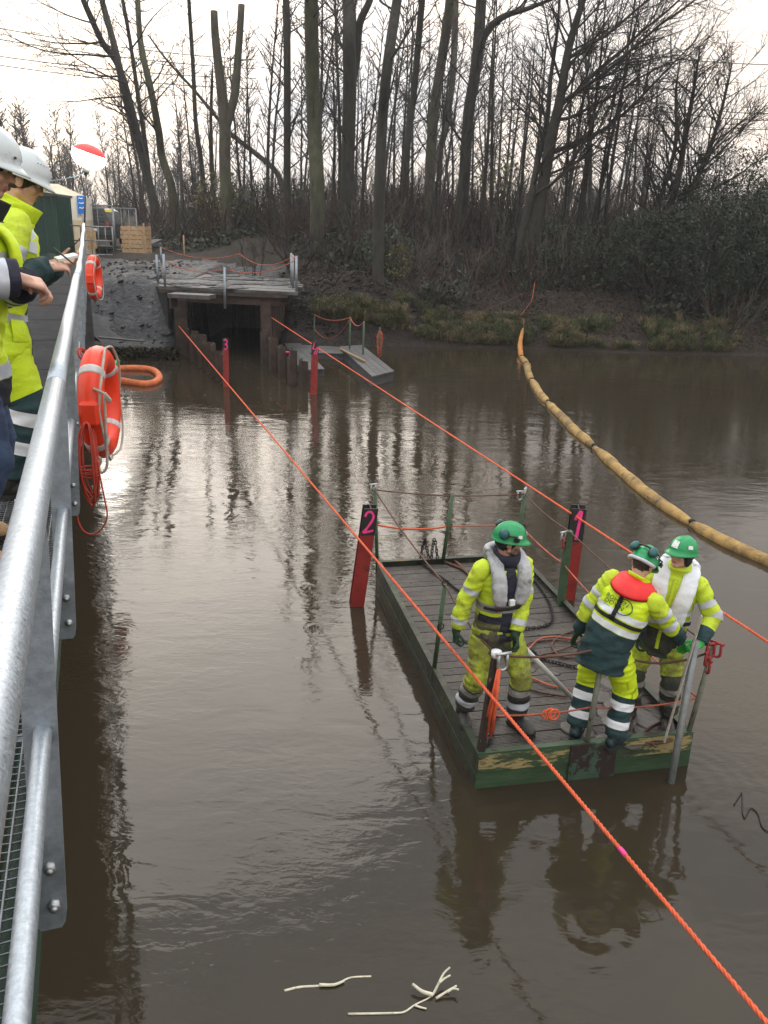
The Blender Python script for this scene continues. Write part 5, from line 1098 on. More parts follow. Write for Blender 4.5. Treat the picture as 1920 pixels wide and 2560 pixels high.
for s in (-1, 1):
    MB().box((s * .74, -2.15, .95), (.13, .08, .26)).build('tail_light', MT['redshackle'], car); MB().box((0, -2.16, .45), (1.7, .08, .18)).build('bumper', MT['tyre'], car) if s > 0 else None
    for y in (-1.4, 1.4): w_ = MB().tube([V3((s * .70, y, .32)), V3((s * .90, y, .32))], .32, 18).build('wheel', MT['tyre'], car); MB().tube([V3((s * .90, y, .32)), V3((s * .915, y, .32))], .19, 12).build('rim', MT['chrome'], w_)
# wooden crate and timber
k0 = AT(343, 632, 36.5); ct = empty('wooden_crate', k0, rad(-12), 'pale slatted wooden crate standing on the mud beside the fence', 'crate'); hh = AT(343, 565, 36.5).z - k0.z
for i in range(6):
    z = hh * (i + .5) / 6; MB().box((random.Random(i).uniform(-.03, .03), -.3, z), (1.02, .03, hh / 6 - .025)).build('slat', MT['wood'], ct); MB().box((.50, .0, z), (.03, .6, hh / 6 - .025)).build('slat', MT['wood'], ct)
for x in (-.45, .45): MB().box((x, -.27, hh / 2), (.08, .04, hh)).build('corner_post', MT['wood'], ct); MB().box((x, .27, hh / 2), (.08, .04, hh)).build('corner_post', MT['wood'], ct)
MB().beam((.58, -.36, 0), (.52, -.32, hh + .12), .06, .04).build('prop', MT['wood'], ct)
tb = AT(231, 625, 36); pt = empty('timber_panel', tb, rad(10), 'small pale timber panel leaning by the grey barrier', 'timber'); hh = AT(231, 572, 36).z - tb.z
for i in range(3): MB().box(((i - 1) * .12, 0, hh / 2), (.11, .04, hh - .06 * i)).build('board', MT['wood'], pt)
sb_ = AT(395, 600, 38); o = MB().beam(sb_, AT(345, 622, 37), .5, .08).build('steel_plate', MT['concrete']); tag(o, 'grey road plate lying on the mud beside the crate', 'plate')
st = hit(461, 640, 33); o = MB().tube([V3((st.x, st.y, st.z - .3)), V3((st.x, st.y, st.z + .9))], .035, 6).build('stake', MT['wood']); tag(o, 'single wooden stake in the mud behind the plank deck', 'stake')
# power lines
for i, (a, b, lab) in enumerate([((-60, 60), (640, 150), 'topmost power line crossing the sky at the left'), ((-60, 88), (640, 172), 'second power line from the top at the left'), ((-60, 132), (640, 196), 'third power line from the top at the left'), ((-60, 154), (640, 222), 'lowest power line crossing the sky at the left'),
    ((1500, 120), (2000, 162), 'highest power line beyond the trees at the right'), ((1600, 250), (2000, 284), 'second power line beyond the trees at the right'), ((1600, 268), (2000, 300), 'third power line beyond the trees at the right'), ((1600, 296), (2000, 322), 'lowest power line beyond the trees at the right')]):
    rope('power_line', sagline(AT(*a, 110), AT(*b, 125), .5, 20), .06, 'cable', lab, 'power line', n=4)
# reeds and a wire on the near water
def reed(segs, label, nm):
    mb = MB()
    for px, r0, z in segs:
        pts = [ONZ(x, y, z if not isinstance(z, tuple) else z[0] + (z[1] - z[0]) * i / (len(px) - 1)) for i, (x, y) in enumerate(px)]
        sp = spline([tuple(p) for p in pts], 4); mb.tube([V3(s) for s in sp], [r0 * (1 - .35 * i / len(sp)) for i in range(len(sp))], 7)
    return tag(mb.build(nm, MT['reed']), label, 'reed')
reed([([(870, 2535), (976, 2533), (1010, 2530), (1036, 2513), (1068, 2497), (1082, 2487)], .0065, .004), ([(1082, 2487), (1055, 2478), (1031, 2460)], .013, (.015, .05)), ([(1082, 2487), (1097, 2458), (1109, 2434), (1125, 2418)], .008, (.01, .10)), ([(1097, 2458), (1112, 2446), (1126, 2438)], .007, (.05, .08)),
      ([(1090, 2496), (1118, 2478), (1142, 2464)], .008, (.01, .05)), ([(1118, 2480), (1132, 2472), (1147, 2474)], .008, (.03, .05)), ([(1036, 2513), (1050, 2518), (1066, 2522)], .007, .008)], 'broken pale reed with forked ends floating in the foreground', 'broken_reed')
reed([([(711, 2477), (750, 2468), (798, 2465), (830, 2462), (851, 2456), (877, 2444), (928, 2441)], .008, .000), ([(798, 2462), (835, 2462), (860, 2452)], .010, .012)], 'straight pale reed floating half under water left of the forked one', 'floating_reed')
rope('wire', [V3(s) for s in spline([tuple(ONZ(x, y, .008)) for x, y in [(1835, 2012), (1846, 1994), (1855, 1982), (1856, 2010), (1857, 2031), (1862, 2045), (1870, 2030), (1878, 2020), (1893, 2031), (1900, 2050), (1905, 2066), (1920, 2079), (1945, 2085)]], 4)], .005, 'chain', 'bent dark wire on the water at the right edge', 'wire')
# ------------------------------------------------------------------ people
X_, Y_, Z_ = V3((1, 0, 0)), V3((0, 1, 0)), V3((0, 0, 1))
class Loft:
    def __init__(s, keys, side, m=10, seed=0, wr=.008, sq=2.0):
        sp = spline([(*k[0], k[1], k[2]) for k in keys], m); s.a = np.array(sp); s.side = side; s.seed = seed; s.wr = wr; s.sq = sq
        d = np.linalg.norm(np.diff(s.a[:, :3], axis=0), axis=1); s.s = np.concatenate([[0], np.cumsum(d)]); s.len = s.s[-1]
    def at(s, f):
        q = [np.interp(f * s.len, s.s, s.a[:, i]) for i in range(5)]; e = .02
        t = V3([np.interp(min(f + e, 1) * s.len, s.s, s.a[:, i]) - np.interp(max(f - e, 0) * s.len, s.s, s.a[:, i]) for i in range(3)]).normalized()
        x = (s.side - t * s.side.dot(t)); x = x.normalized() if x.length > .05 else t.orthogonal().normalized()
        return V3(q[:3]), max(q[3], .004), max(q[4], .004), t, x, t.cross(x)
    def pt(s, f, ang, off=0):
        c, a, b, t, x, y = s.at(f); ca, sa = math.cos(ang), math.sin(ang); k = (abs(ca) ** s.sq + abs(sa) ** s.sq) ** (-1 / s.sq)
        p = c + x * (a * ca * k) + y * (b * sa * k); sd = s.seed
        w_ = s.wr * (.7 * noise.noise(p * 8 + V3((sd, 0, 0))) + 1.1 * (.32 - abs(noise.noise(V3((p.x * 4.5 + sd, p.y * 4.5, (p.z + .45 * p.x * math.sin(sd + p.z * 3)) * 15))))) * 1.6 + .8 * (.3 - abs(noise.noise(p * 17 + V3((0, sd, 0))))))
        n = (x * (ca / a) + y * (sa / b)).normalized(); return p + n * (w_ + off)
    def build(s, name, mats, parent, f0=0, f1=1, n=26, off=0, matfn=None, caps=True, step=.009, mb=None, finish=True):
        mb = mb or MB(); k = max(2, int((f1 - f0) * s.len / step)); fr = list(np.linspace(f0, f1, k + 1)); vs_, fs, ms = [], [], []
        for f in fr:
            for j in range(n): vs_.append(s.pt(f, 2 * math.pi * j / n, off))
        b = len(mb.v)
        for i in range(k):
            for j in range(n):
                j2 = (j + 1) % n; fs.append((i * n + j, i * n + j2, (i + 1) * n + j2, (i + 1) * n + j))
                ms.append(matfn((fr[i] + fr[i + 1]) / 2, 2 * math.pi * (j + .5) / n) if matfn else 0)
        if caps: fs += [tuple(range(n - 1, -1, -1)), tuple(k * n + j for j in range(n))]; ms += [ms[0], ms[-1]]
        mb.add(vs_, fs, 0, True)
        for i, m_ in enumerate(ms): mb.m[len(mb.m) - len(ms) + i] = m_
        return mb.build(name, mats, parent) if finish else mb
def ik(a, e, l1, l2, pole):
    d = e - a; L_ = d.length
    if L_ > (l1 + l2) * .995: e = a + d.normalized() * (l1 + l2) * .995; d = e - a; L_ = d.length
    t = d / L_; x = (l1 * l1 - l2 * l2 + L_ * L_) / (2 * L_); h = math.sqrt(max(0, l1 * l1 - x * x)); pv = pole - t * pole.dot(t)
    return a + t * x + pv.normalized() * h, e
def remesh(mb, name, mats, parent, vox, smooth=2, matfn=None):
    o = mb.build(name, mats, parent); r = o.modifiers.new('r', 'REMESH'); r.mode = 'VOXEL'; r.voxel_size = vox; r.use_smooth_shade = True
    s = o.modifiers.new('s', 'SMOOTH'); s.factor = .5; s.iterations = smooth
    par = o.parent; o.parent = None; o.matrix_world = Matrix.Identity(4)
    dg = bpy.context.evaluated_depsgraph_get(); me = bpy.data.meshes.new_from_object(o.evaluated_get(dg)); o.modifiers.clear(); o.data = me; o.parent = par
    me.materials.clear()
    for m in (mats if isinstance(mats, (list, tuple)) else [mats]): me.materials.append(m)
    me.polygons.foreach_set('material_index', [matfn(p.center) if matfn else 0 for p in me.polygons]); me.polygons.foreach_set('use_smooth', [True] * len(me.polygons))
    return o
def hand_prims(mb, o, d, bk, right, curl, sc_=1.0, spread=.0, curls=None):
    Y = d.normalized(); Zb = (bk - Y * bk.dot(Y)).normalized(); X = Y.cross(Zb) * (-1 if right else 1); k = sc_
    for off in (.026, .009, -.009, -.025): mb.cap(o + X * off * .7 * k, o + (Y * .082 + X * off) * k, .0135 * k, .0125 * k, 8)
    mb.cap(o - Y * .03 * k, o + Y * .03 * k, .024 * k, .025 * k, 8)
    for i, (off, ln) in enumerate(((.028, .070), (.0095, .079), (-.009, .073), (-.027, .058))):
        p = o + (Y * .084 + X * off) * k; a = 0; c = (curls[i] if curls else curl)
        for j, fr in enumerate((.44, .32, .24)):
            a += c * (.75, 1.0, .7)[j]; dv = (Y * math.cos(a) - Zb * math.sin(a) + X * off * spread).normalized(); q = p + dv * ln * fr * k
            mb.cap(p, q, (.0095 - .001 * j) * k, (.009 - .001 * j) * k, 8); p = q
    p = o + (Y * .018 + X * .026 - Zb * .004) * k
    for dv, ln, r0 in ((X * .75 + Y * .5 - Zb * .3, .036, .013), (X * .45 + Y * .75 - Zb * (.35 + .25 * curl), .032, .0105), (X * (.15 - .2 * curl) + Y * .8 - Zb * (.4 + .3 * curl), .026, .0095)):
        q = p + dv.normalized() * ln * k; mb.cap(p, q, r0 * k, (r0 - .0012) * k, 8); p = q
def helmet(H, m, parent, style='ridge', peak=.032):
    mb = MB(); n, k = 36, 12; vs_, fs = [], []
    c0 = V3((0, -.006, .034)); rx, ry, rz = .110, .128, .120
    for i in range(k + 4):
        for j in range(n):
            ph = 2 * math.pi * j / n; cx, cy = math.sin(ph), math.cos(ph)
            front = max(0, cy) ** 2.2
            if i <= k:
                th = math.pi / 2 * i / k; st, ct = math.sin(th), math.cos(th); q = V3((rx * st * cx, ry * st * cy, rz * ct))
                rg_ = .006 * math.exp(-(q.x / .016) ** 2) + .004 * (math.exp(-((abs(q.x) - .045) / .010) ** 2)) * (1 if cy > -.2 else .6)
                q = q * (1 + rg_ / .12 * (ct > .12)); vs_.append(c0 + q)
            else:
                e = {1: .5, 2: 1.0, 3: .96}[i - k]; ext = (.012 + peak * front) * e
                vs_.append(c0 + V3(((rx + ext * .9) * cx, (ry + ext) * cy, -.006 - .016 * e * (1 + .8 * front) - (.006 if i == k + 3 else 0))))
    for i in range(k + 3):
        for j in range(n): j2 = (j + 1) % n; fs.append((i * n + j, (i + 1) * n + j, (i + 1) * n + j2, i * n + j2))
    e = len(vs_); vs_ += [c0 + V3((rx * .96 * math.sin(2 * math.pi * j / n), ry * .96 * math.cos(2 * math.pi * j / n), -.012)) for j in range(n)]
    for j in range(n): j2 = (j + 1) % n; fs.append(((k + 3) * n + j, e + j, e + j2, (k + 3) * n + j2))
    fs.append(tuple(e + j for j in range(n)))
    mb.add([H @ v for v in vs_], fs, 0, True); return mb.build('helmet', m, parent)
def on_helmet(H, ph, th, w_, h_, m, parent, name, off=.003):
    """a curved sticker on the shell: ph from the front round to the wearer's right, th down from the crown"""
    mb = MB(); vs_ = []; nx_, ny_ = 6, 4
    for i in range(ny_ + 1):
        for j in range(nx_ + 1):
            a = ph + (j / nx_ - .5) * w_; t_ = th + (i / ny_ - .5) * h_; q = V3(((.112 + off) * math.sin(t_) * math.sin(a), (.128 + off) * math.sin(t_) * math.cos(a), (.122 + off) * math.cos(t_)))
            vs_.append(H @ (V3((0, -.006, .034)) + q * 1.03))
    mb.add(vs_, [(i * (nx_ + 1) + j, i * (nx_ + 1) + j + 1, (i + 1) * (nx_ + 1) + j + 1, (i + 1) * (nx_ + 1) + j) for i in range(ny_) for j in range(nx_)]); return mb.build(name, m, parent)
def muffs(H, parent, pos):
    for q, ax in pos:
        R = V3(ax).to_track_quat('Z', 'Y').to_matrix(); mb = MB(); mb.ell(V3(q), (.034, .044, .026), R, 14, 8); mb.tube([V3(q) - V3(ax) * .020, V3(q) - V3(ax) * .004], .040, 14, mat=1)
        s = 1 if q[0] > 0 else -1; mb.tube([V3(q) + V3((0, .02, -.01)), V3((s * .118, .02, .075)), V3((s * .12, .03, .045))], .007, 6, mat=1); mb.box((s * .118, .03, .048), (.014, .04, .03), None, 1)
        mb.v = [tuple(H @ V3(v)) for v in mb.v]; mb.build('ear_muff', [MT['muff'], MT['blackpl']], parent)
class Person:
    def __init__(s, pos, face, label, feet, lean, hands, poles=None, yaw=0, pitch=0, tilt=0, scale=1.0, group=None, hipshift=(0, 0), sk='skin', stub=False, gl=None, curls=(1, 1), bks=None, hdir=None, seed=0, hgt=.0, twist=0, knee=.0):
        f = V3((face[0], face[1], 0)).normalized(); rz = math.atan2(-f.x, f.y); s.seed = seed
        s.root = empty('person', pos, rz, label, 'person', group); s.root.scale = (scale,) * 3
        s.M = (Matrix.Translation(pos) @ Matrix.Rotation(rz, 4, 'Z') @ Matrix.Scale(scale, 4)); s.I = s.M.inverted()
        Wd = lambda p: s.I @ V3(p)
        s.ft = [Wd((*q, pos[2])) for q in feet]; P = V3(((s.ft[0].x + s.ft[1].x) / 2 + hipshift[0], (s.ft[0].y + s.ft[1].y) / 2 + hipshift[1], .93 - knee)); s.P = P
        Nn = P + V3(lean).normalized() * .545; s.N = Nn; s.up = (Nn - P).normalized(); s.sd = Matrix.Rotation(twist, 3, 'Z') @ X_; sd_ = (s.sd - s.up * s.sd.dot(s.up)).normalized(); s.fw = s.up.cross(sd_); s.side = sd_
        s.hip = [P + X_ * .095 * k - Z_ * .02 for k in (1, -1)]; s.sh = [Nn + sd_ * .185 * k - s.up * .055 for k in (1, -1)]
        s.kn, s.an, s.el, s.wr = [], [], [], []
        for i in (0, 1):
            a = s.ft[i] + Z_ * .09; k_, _ = ik(s.hip[i], a, .435, .425, Y_ + X_ * .25 * (1 if i == 0 else -1)); s.kn.append(k_); s.an.append(a)
            pl2 = V3(poles[i]) if poles else V3((.4 * (1 if i == 0 else -1), -1, -.3)); e, w_ = ik(s.sh[i], Wd(hands[i]), .30, .265, pl2); s.el.append(e); s.wr.append(w_)
        hc = Nn + s.up * .10 + s.fw * .035 + Z_ * .075; s.H = Matrix.Translation(hc) @ Matrix.Rotation(yaw, 4, 'Z') @ Matrix.Rotation(tilt, 4, 'Y') @ Matrix.Rotation(pitch, 4, 'X'); H = s.H
        mb = MB()
        def he(c, r): mb.ell(H @ V3(c), r, H.to_3x3(), 16, 12)
        def hcp(a, b, r0, r1): mb.cap(H @ V3(a), H @ V3(b), r0, r1, 10)
        he((0, -.012, .03), (.076, .096, .088)); he((0, .022, -.028), (.061, .068, .084)); he((0, .045, -.092), (.030, .034, .024)); hcp((-.05, -.0, -.06), (-.018, .055, -.095), .024, .018); hcp((.05, .0, -.06), (.018, .055, -.095), .024, .018)
        hcp((0, .080, .012), (0, .104, -.030), .0085, .0125); he((.010, .094, -.034), (.008, .011, .008)); he((-.010, .094, -.034), (.008, .011, .008)); hcp((-.042, .068, .022), (0, .082, .024), .010, .010); hcp((.042, .068, .022), (0, .082, .024), .010, .010)
        hcp((-.017, .083, -.060), (.017, .083, -.060), .007, .007); hcp((-.014, .082, -.070), (.014, .082, -.070), .0075, .0075); he((.040, .055, -.030), (.022, .024, .024)); he((-.040, .055, -.030), (.022, .024, .024))
        for k in (1, -1): he((k * .078, -.012, -.012), (.011, .021, .032)); he((k * .082, -.004, -.03), (.008, .010, .012))
        mb.cap(H @ V3((0, -.022, -.05)), Nn + s.up * .0, .054, .060, 12); mb.cap(P + Z_ * .02, Nn - s.up * .10, .12, .11, 12); mb.cap(s.sh[0], s.sh[1], .05, .05)
        mb.cap(s.hip[0], s.hip[1], .09, .09)
        for i in (0, 1):
            mb.cap(s.sh[i], s.el[i], .045, .036); mb.cap(s.el[i], s.wr[i], .036, .026); mb.cap(s.hip[i], s.kn[i], .072, .05); mb.cap(s.kn[i], s.an[i], .05, .036); mb.cap(s.an[i] - Z_ * .03, s.an[i] + Y_ * .10 - Z_ * .055, .034, .026)
            d = (V3(hdir[i]) if hdir and hdir[i] else (s.wr[i] - s.el[i])).normalized(); bk = V3(bks[i]) if bks else X_ * (1 if i == 0 else -1)
            if not gl or gl[i] is None: hand_prims(mb, s.wr[i], d, bk, i == 0, curls[i])
            else:
                g = MB(); hand_prims(g, s.wr[i], d, bk, i == 0, curls[i], 1.14); fd = (s.wr[i] - s.el[i]).normalized(); g.cap(s.wr[i] - fd * .085, s.wr[i], .046, .036, 12); remesh(g, 'glove', MT[gl[i]], s.root, .0055, 1)
        Hi = H.inverted()
        def mf(c):
            q = Hi @ c
            if abs(q.x) < .024 and -.0765 < q.z < -.0545 and q.y > .078: return 1
            if .012 < abs(q.x) < .046 and .016 < q.z < .029 and q.y > .062: return 2
            if stub and q.z < -.040 and q.y > .005 and q.z > -.125 and abs(q.x) < .07: return 3
            if q.z > .01 and q.y < .02 and q.z > -.06: return 2
            if q.y < -.04 and q.z > -.075: return 2
            return 0
        s.body = remesh(mb, 'body', [MT[sk], MT['lip'], MT['hair'], MT['stub']], s.root, .0058, 2, mf)
        for k in (1, -1):
            e = MB(); c = V3((k * .031, .0765, .003)); e.ell(H @ c, (.0125, .0125, .0105), H.to_3x3(), 12, 8); e.ell(H @ (c + V3((0, .0095, -.001))), (.006, .0045, .006), H.to_3x3(), 10, 6, 1); e.build('eye', [MT['eye'], MT['iris']], s.root)
    def beanie(s, m, c=(0, -.022, .016), r=(.087, .099, .102), ears=False):
        mb = MB(); H = s.H; mb.ell(H @ V3(c), r, H.to_3x3(), 20, 14)
        if ears:
            for k in (1, -1): mb.ell(H @ V3((k * .066, -.01, -.035)), (.026, .040, .06), H.to_3x3(), 12, 8)
            mb.ell(H @ V3((0, -.05, -.05)), (.07, .05, .06), H.to_3x3(), 12, 8)
        return mb.build('beanie' if not ears else 'hood_liner', MT[m], s.root)
    def torso(s, mats, matfn, name='jacket', hem=-.17, fat=1.0, wr=.010, collar=True, flare=1.0, collar_r=.083):
        P, u, f = s.P, s.up, s.fw
        uh = u * .35 + Z_ * .65
        ks = [(P + uh * hem - f * .005, .205 * flare, .158 * flare), (P + uh * (hem * .5), .200 * flare, .155 * flare), (P + u * .02, .192, .148), (P + u * .14, .188, .142), (P + u * .27, .198, .145), (P + u * .38, .206, .142), (P + u * .455, .190, .125), (P + u * .505, .135, .102), (P + u * .54, .092, .088)]
        if collar: ks += [(P + u * .575 + f * .012, collar_r, collar_r), (P + u * .615 + f * .02, collar_r + .006, collar_r + .006)]
        s.T = Loft([(c, a * fat, b * fat) for c, a, b in ks], s.side, 8, s.seed, wr, 2.25)
        s.jacket = s.T.build(name, [MT[m] for m in mats], s.root, matfn=matfn, n=48); return s.jacket
    def bandt(s, f0, f1, m='reflect', off=.0035, name='reflective_band'): return s.T.build(name, MT[m], s.jacket, f0, f1, 48, off, caps=False)
    def sleeve(s, i, mats, matfn, bands=(), bm='reflect', r=1.0, wr=.010, end=1.0):
        sh, el, w_ = s.sh[i], s.el[i], s.wr[i]; k = 1 if i == 0 else -1; we = el.lerp(w_, .97 * end)
        ks = [(sh - s.side * .05 * k + s.up * .008, .052, .052), (sh - s.side * .008 * k - s.up * .004, .073, .074), (sh.lerp(el, .3), .073, .073), (sh.lerp(el, .7), .068, .068), (el, .066, .068), (el.lerp(we, .4), .063, .063), (el.lerp(we, .8), .056, .057), (we, .052, .052)]
        Lf = Loft([(c, a * r, b * r) for c, a, b in ks], s.fw if abs((el - sh).normalized().dot(s.fw)) < .75 else Z_, 6, s.seed + 7 + i, wr)
        o = Lf.build('sleeve', [MT[m] for m in mats], s.root, matfn=matfn, n=24)
        for b in bands: Lf.build('reflective_band', MT[b[2] if len(b) > 2 else bm], o, b[0], b[1], 24, .0035, caps=False)
        return Lf
    def trousers(s, mats, legfn, bands=(), bm='reflect', r=1.0, endz=.10, wr=.009):
        P = s.P; mb = MB(); s.legs = []
        Loft([(P + Z_ * .05, .150, .118), (P + Z_ * .0, .172, .134), (P - Z_ * .07, .178, .138), (P - Z_ * .13, .12, .10), (P - Z_ * .15, .03, .03)], X_, 5, s.seed + 3, wr, 2.2).build('', None, None, mb=mb, finish=False, n=30)
        for i in (0, 1):
            h, k, a = s.hip[i], s.kn[i], s.an[i]; e = k.lerp(a, 1 - endz)
            Lf = Loft([(h + Z_ * .05, .085, .10), (h - Z_ * .03, .100, .112), (h.lerp(k, .45), .098, .105), (h.lerp(k, .85), .088, .092), (k, .085, .09), (k.lerp(e, .35), .084, .088), (k.lerp(e, .75), .083, .086), (e, .082, .086)], X_, 6, s.seed + 20 + i, wr)
            Lf.a[:, 3:] *= r; s.legs.append(Lf); Lf.build('', None, None, mb=mb, finish=False, n=26, matfn=legfn)
        o = mb.build('trousers', [MT[m] for m in mats], s.root)
        for Lf in s.legs:
            for b in bands: Lf.build('reflective_band', MT[b[2] if len(b) > 2 else bm], o, b[0], b[1], 26, .0035, caps=False)
        s.tr = o; return o
    def boots(s, m, shaft=.2, r=1.0, toes=None):
        for i in (0, 1):
            a = s.an[i]; g = s.ft[i]; k = s.kn[i]; mb = MB(); d = Matrix.Rotation(rad((-14 if i == 0 else 14) if toes is None else toes[i]), 3, 'Z') @ Y_
            Loft([(g + Z_ * .05 - d * .085, .03, .03), (g + Z_ * .055 - d * .06, .044, .052), (g + Z_ * .06 - d * .01, .046, .058), (g + Z_ * .055 + d * .06, .046, .052), (g + Z_ * .045 + d * .13, .050, .042), (g + Z_ * .038 + d * .18, .044, .034), (g + Z_ * .035 + d * .205, .02, .02)], d.cross(Z_), 5, i, .003).build('', None, None, mb=mb, finish=False, n=16)
            top = a.lerp(k, shaft / .42)
            Loft([(g + Z_ * .06 - d * .02, .052, .060), (a + Z_ * .01, .056, .060), (a.lerp(top, .5), .060 * r, .064 * r), (top, .066 * r, .070 * r)], X_, 5, i + 4, .005).build('', None, None, mb=mb, finish=False, n=18)
            o = mb.build('boot', MT[m], s.root); sm = MB()
            for j, (y, w_) in enumerate(((-.09, .035), (-.04, .046), (.03, .045), (.12, .052), (.18, .045), (.208, .02))):
                pass
            pr = [(-.095, .030), (-.05, .046), (.03, .046), (.12, .052), (.18, .044), (.210, .018)]; x = d.cross(Z_); vs_ = []
            for z in (.002, .024): vs_ += [g + d * y + x * w_ + Z_ * z for y, w_ in pr] + [g + d * y - x * w_ + Z_ * z for y, w_ in reversed(pr)]
            m_ = len(pr) * 2; sm.add(vs_, [tuple(range(m_ - 1, -1, -1)), tuple(range(m_, 2 * m_))] + [(j, (j + 1) % m_, m_ + (j + 1) % m_, m_ + j) for j in range(m_)], 0, False).build('sole', MT['sole'], o)
    def lobes(s, m, L0=.40, wd=.062, name='life_jacket'):
        mb = MB(); N_, u, f, x = s.N, s.up, s.fw, s.side
        for k in (1, -1):
            Loft([(N_ + x * .085 * k - f * .085 + u * .035, wd * .8, .024), (N_ + x * .112 * k - f * .02 + u * .045, wd * .9, .025), (N_ + x * .115 * k + f * .075 - u * .0, wd, .025), (N_ + x * .112 * k + f * .135 - u * .09, wd * 1.05, .026), (N_ + x * .102 * k + f * .158 - u * .20, wd * 1.08, .028), (N_ + x * .092 * k + f * .160 - u * (L0 - .06), wd * 1.05, .026), (N_ + x * .085 * k + f * .158 - u * L0, wd * .8, .026)], x, 6, 5 + k, .006, 3).build('', None, None, mb=mb, finish=False, n=22)
        pts = [N_ + x * (.135 * math.cos(a)) + f * (-.03 + .125 * math.sin(a)) + u * .045 for a in np.linspace(math.pi * 1.02, math.pi * 1.98, 7)]
        Loft([(p, .045, .030) for p in pts], u, 4, 3, .005, 3).build('', None, None, mb=mb, finish=False, n=16)
        s.lj = mb.build(name, MT[m], s.root); return s.lj
    def strap(s, f0, f1, ang0, ang1, w_, m, name, off=.012, th=.004, parent=None):
        mb = MB(); vs_ = []; n = 16
        for i in range(n + 1):
            f = f0 + (f1 - f0) * i / n; a = ang0 + (ang1 - ang0) * i / n; p = s.T.pt(f, a, off); q = s.T.pt(min(f + .01, 1), a + (ang1 - ang0) * .01, off); t_ = (q - p).normalized() * (1 if f1 > f0 else 1)
            c = s.T.at(f)[0]; nn = (p - c); nn = (nn - s.up * nn.dot(s.up)).normalized(); t_ = ((s.T.pt(f0 + (f1 - f0) * min(1, (i + 1) / n), ang0 + (ang1 - ang0) * min(1, (i + 1) / n), off)) - (s.T.pt(f0 + (f1 - f0) * max(0, (i - 1) / n), ang0 + (ang1 - ang0) * max(0, (i - 1) / n), off))).normalized(); b = t_.cross(nn).normalized() * w_ / 2
            vs_ += [p - b, p + b, p - b + nn * th, p + b + nn * th]
        fs = []
        for i in range(n): a = 4 * i; fs += [(a + 2, a + 3, a + 7, a + 6), (a, a + 4, a + 5, a + 1), (a, a + 2, a + 6, a + 4), (a + 1, a + 5, a + 7, a + 3)]
        return mb.add(vs_, fs, 0, True).build(name, MT[m], parent or s.root)
def bands_fn(tab):
    def fn(f, a):
        for f1, i in tab:
            if f < f1: return i
        return tab[-1][1]
    return fn
# --- left worker on the pontoon
p1 = Person((.95, 6.50, .278), (.36, -.93), 'worker with grubby silver life jacket standing alone at the left of the pontoon', [(.74, 6.56), (1.20, 6.46)], (-.03, .05, 1), [(.60, 6.40, 1.14), (1.105, 6.34, 1.22)], poles=[(.8, -.6, 0), (-.9, -.5, 0)], yaw=rad(70), pitch=rad(-5), stub=True, sk='skindirty', gl=('gloved', 'gloved'), curls=(1.1, 1.0), hdir=[(.05, .15, -1), (0, .3, -1)], seed=3, scale=1.045)
fr = lambda a: math.pi * .5
def t1(f, a):
    da = abs(a - math.pi / 2)
    if f > .86: return 2
    if da < .20 and f > .13: return 2
    if .33 < f < .40 and .2 < math.pi / 2 - a < 1.4: return 2
    if f < .37: return 1
    return 0
p1.torso(('hivizd', 'mudjacket', 'navy'), t1, flare=1.0, fat=.97, wr=.013, hem=-.215); p1.bandt(.44, .52, 'reflectd')
sl1 = bands_fn([(1, 0)])
for i in (0, 1): p1.sleeve(i, ('hivizd', 'navy'), sl1, [(.38, .46), (.84, .92)], wr=.014, r=.96, end=.92)
p1.trousers(('hivizm', 'mudcloth'), bands_fn([(.70, 0), (1, 1)]), [(.71, .78, 'reflectd'), (.86, .93, 'reflect')], endz=.18, wr=.014); p1.boots('boot', .16)
p1.lobes('lifed', .31, .056); p1.strap(.50, .50, .55, 2.6, .025, 'black', 'waist_belt', .03)
c = p1.N + p1.fw * .185 - p1.up * .28; MB().box(c, (.045, .03, .05), None).build('buckle', MT['white'], p1.lj, .004); c = p1.N + p1.fw * .19 - p1.up * .33 + p1.side * .15; MB().tube([c - p1.fw * .05 - p1.side * .05, c - p1.fw * .05 - p1.side * .05 - p1.up * .045], [.010, .008], 8).build('pull_tab', MT['redshackle'], p1.lj)
cm = MB(); pts = [p1.N + p1.side * (.098 * math.cos(a)) + p1.fw * (.005 + .098 * math.sin(a)) + p1.up * (.045 - .02 * math.sin(a)) for a in np.linspace(-.9, math.pi + .9, 15)]
Loft([(q, .045, .014) for q in pts], p1.up, 3, 2, .006).build('', None, None, mb=cm, finish=False, n=14); cm.build('collar', MT['navy'], p1.root)
p1.beanie('black'); h1 = helmet(p1.H, MT['helmetg'], p1.root); on_helmet(p1.H, 1.05, 1.30, .30, .20, MT['sticker'], h1, 'sticker'); on_helmet(p1.H, .15, 1.2, .3, .3, MT['sticker'], h1, 'sticker')
muffs(p1.H, h1, [((.118, -.075, .085), (.85, -.45, .25)), ((-.118, -.075, .085), (-.85, -.45, .25))])
def zipper(P_, m, f0, f1, ang=math.pi / 2, w_=.022, off=.006): P_.strap(f0, f1, ang, ang + .001, w_, m, 'zip_flap', off, .004, P_.jacket)
def pocket(P_, f0, ang, m, h_=.10, w_=.34):
    vs_ = [P_.T.pt(f0 + h_ * u_, ang + w_ * (v_ - .5), .010 - .006 * (u_ in (0, 1))) for u_ in (0, .2, .8, 1) for v_ in (0, .25, .5, .75, 1)]
    MB().add(vs_, [(5 * i + j, 5 * i + j + 1, 5 * i + j + 6, 5 * i + j + 5) for i in range(3) for j in range(4)], 0, True).build('pocket', MT[m], P_.jacket)
pocket(p1, .14, 1.05, 'mudjacket'); pocket(p1, .14, 2.1, 'mudjacket')
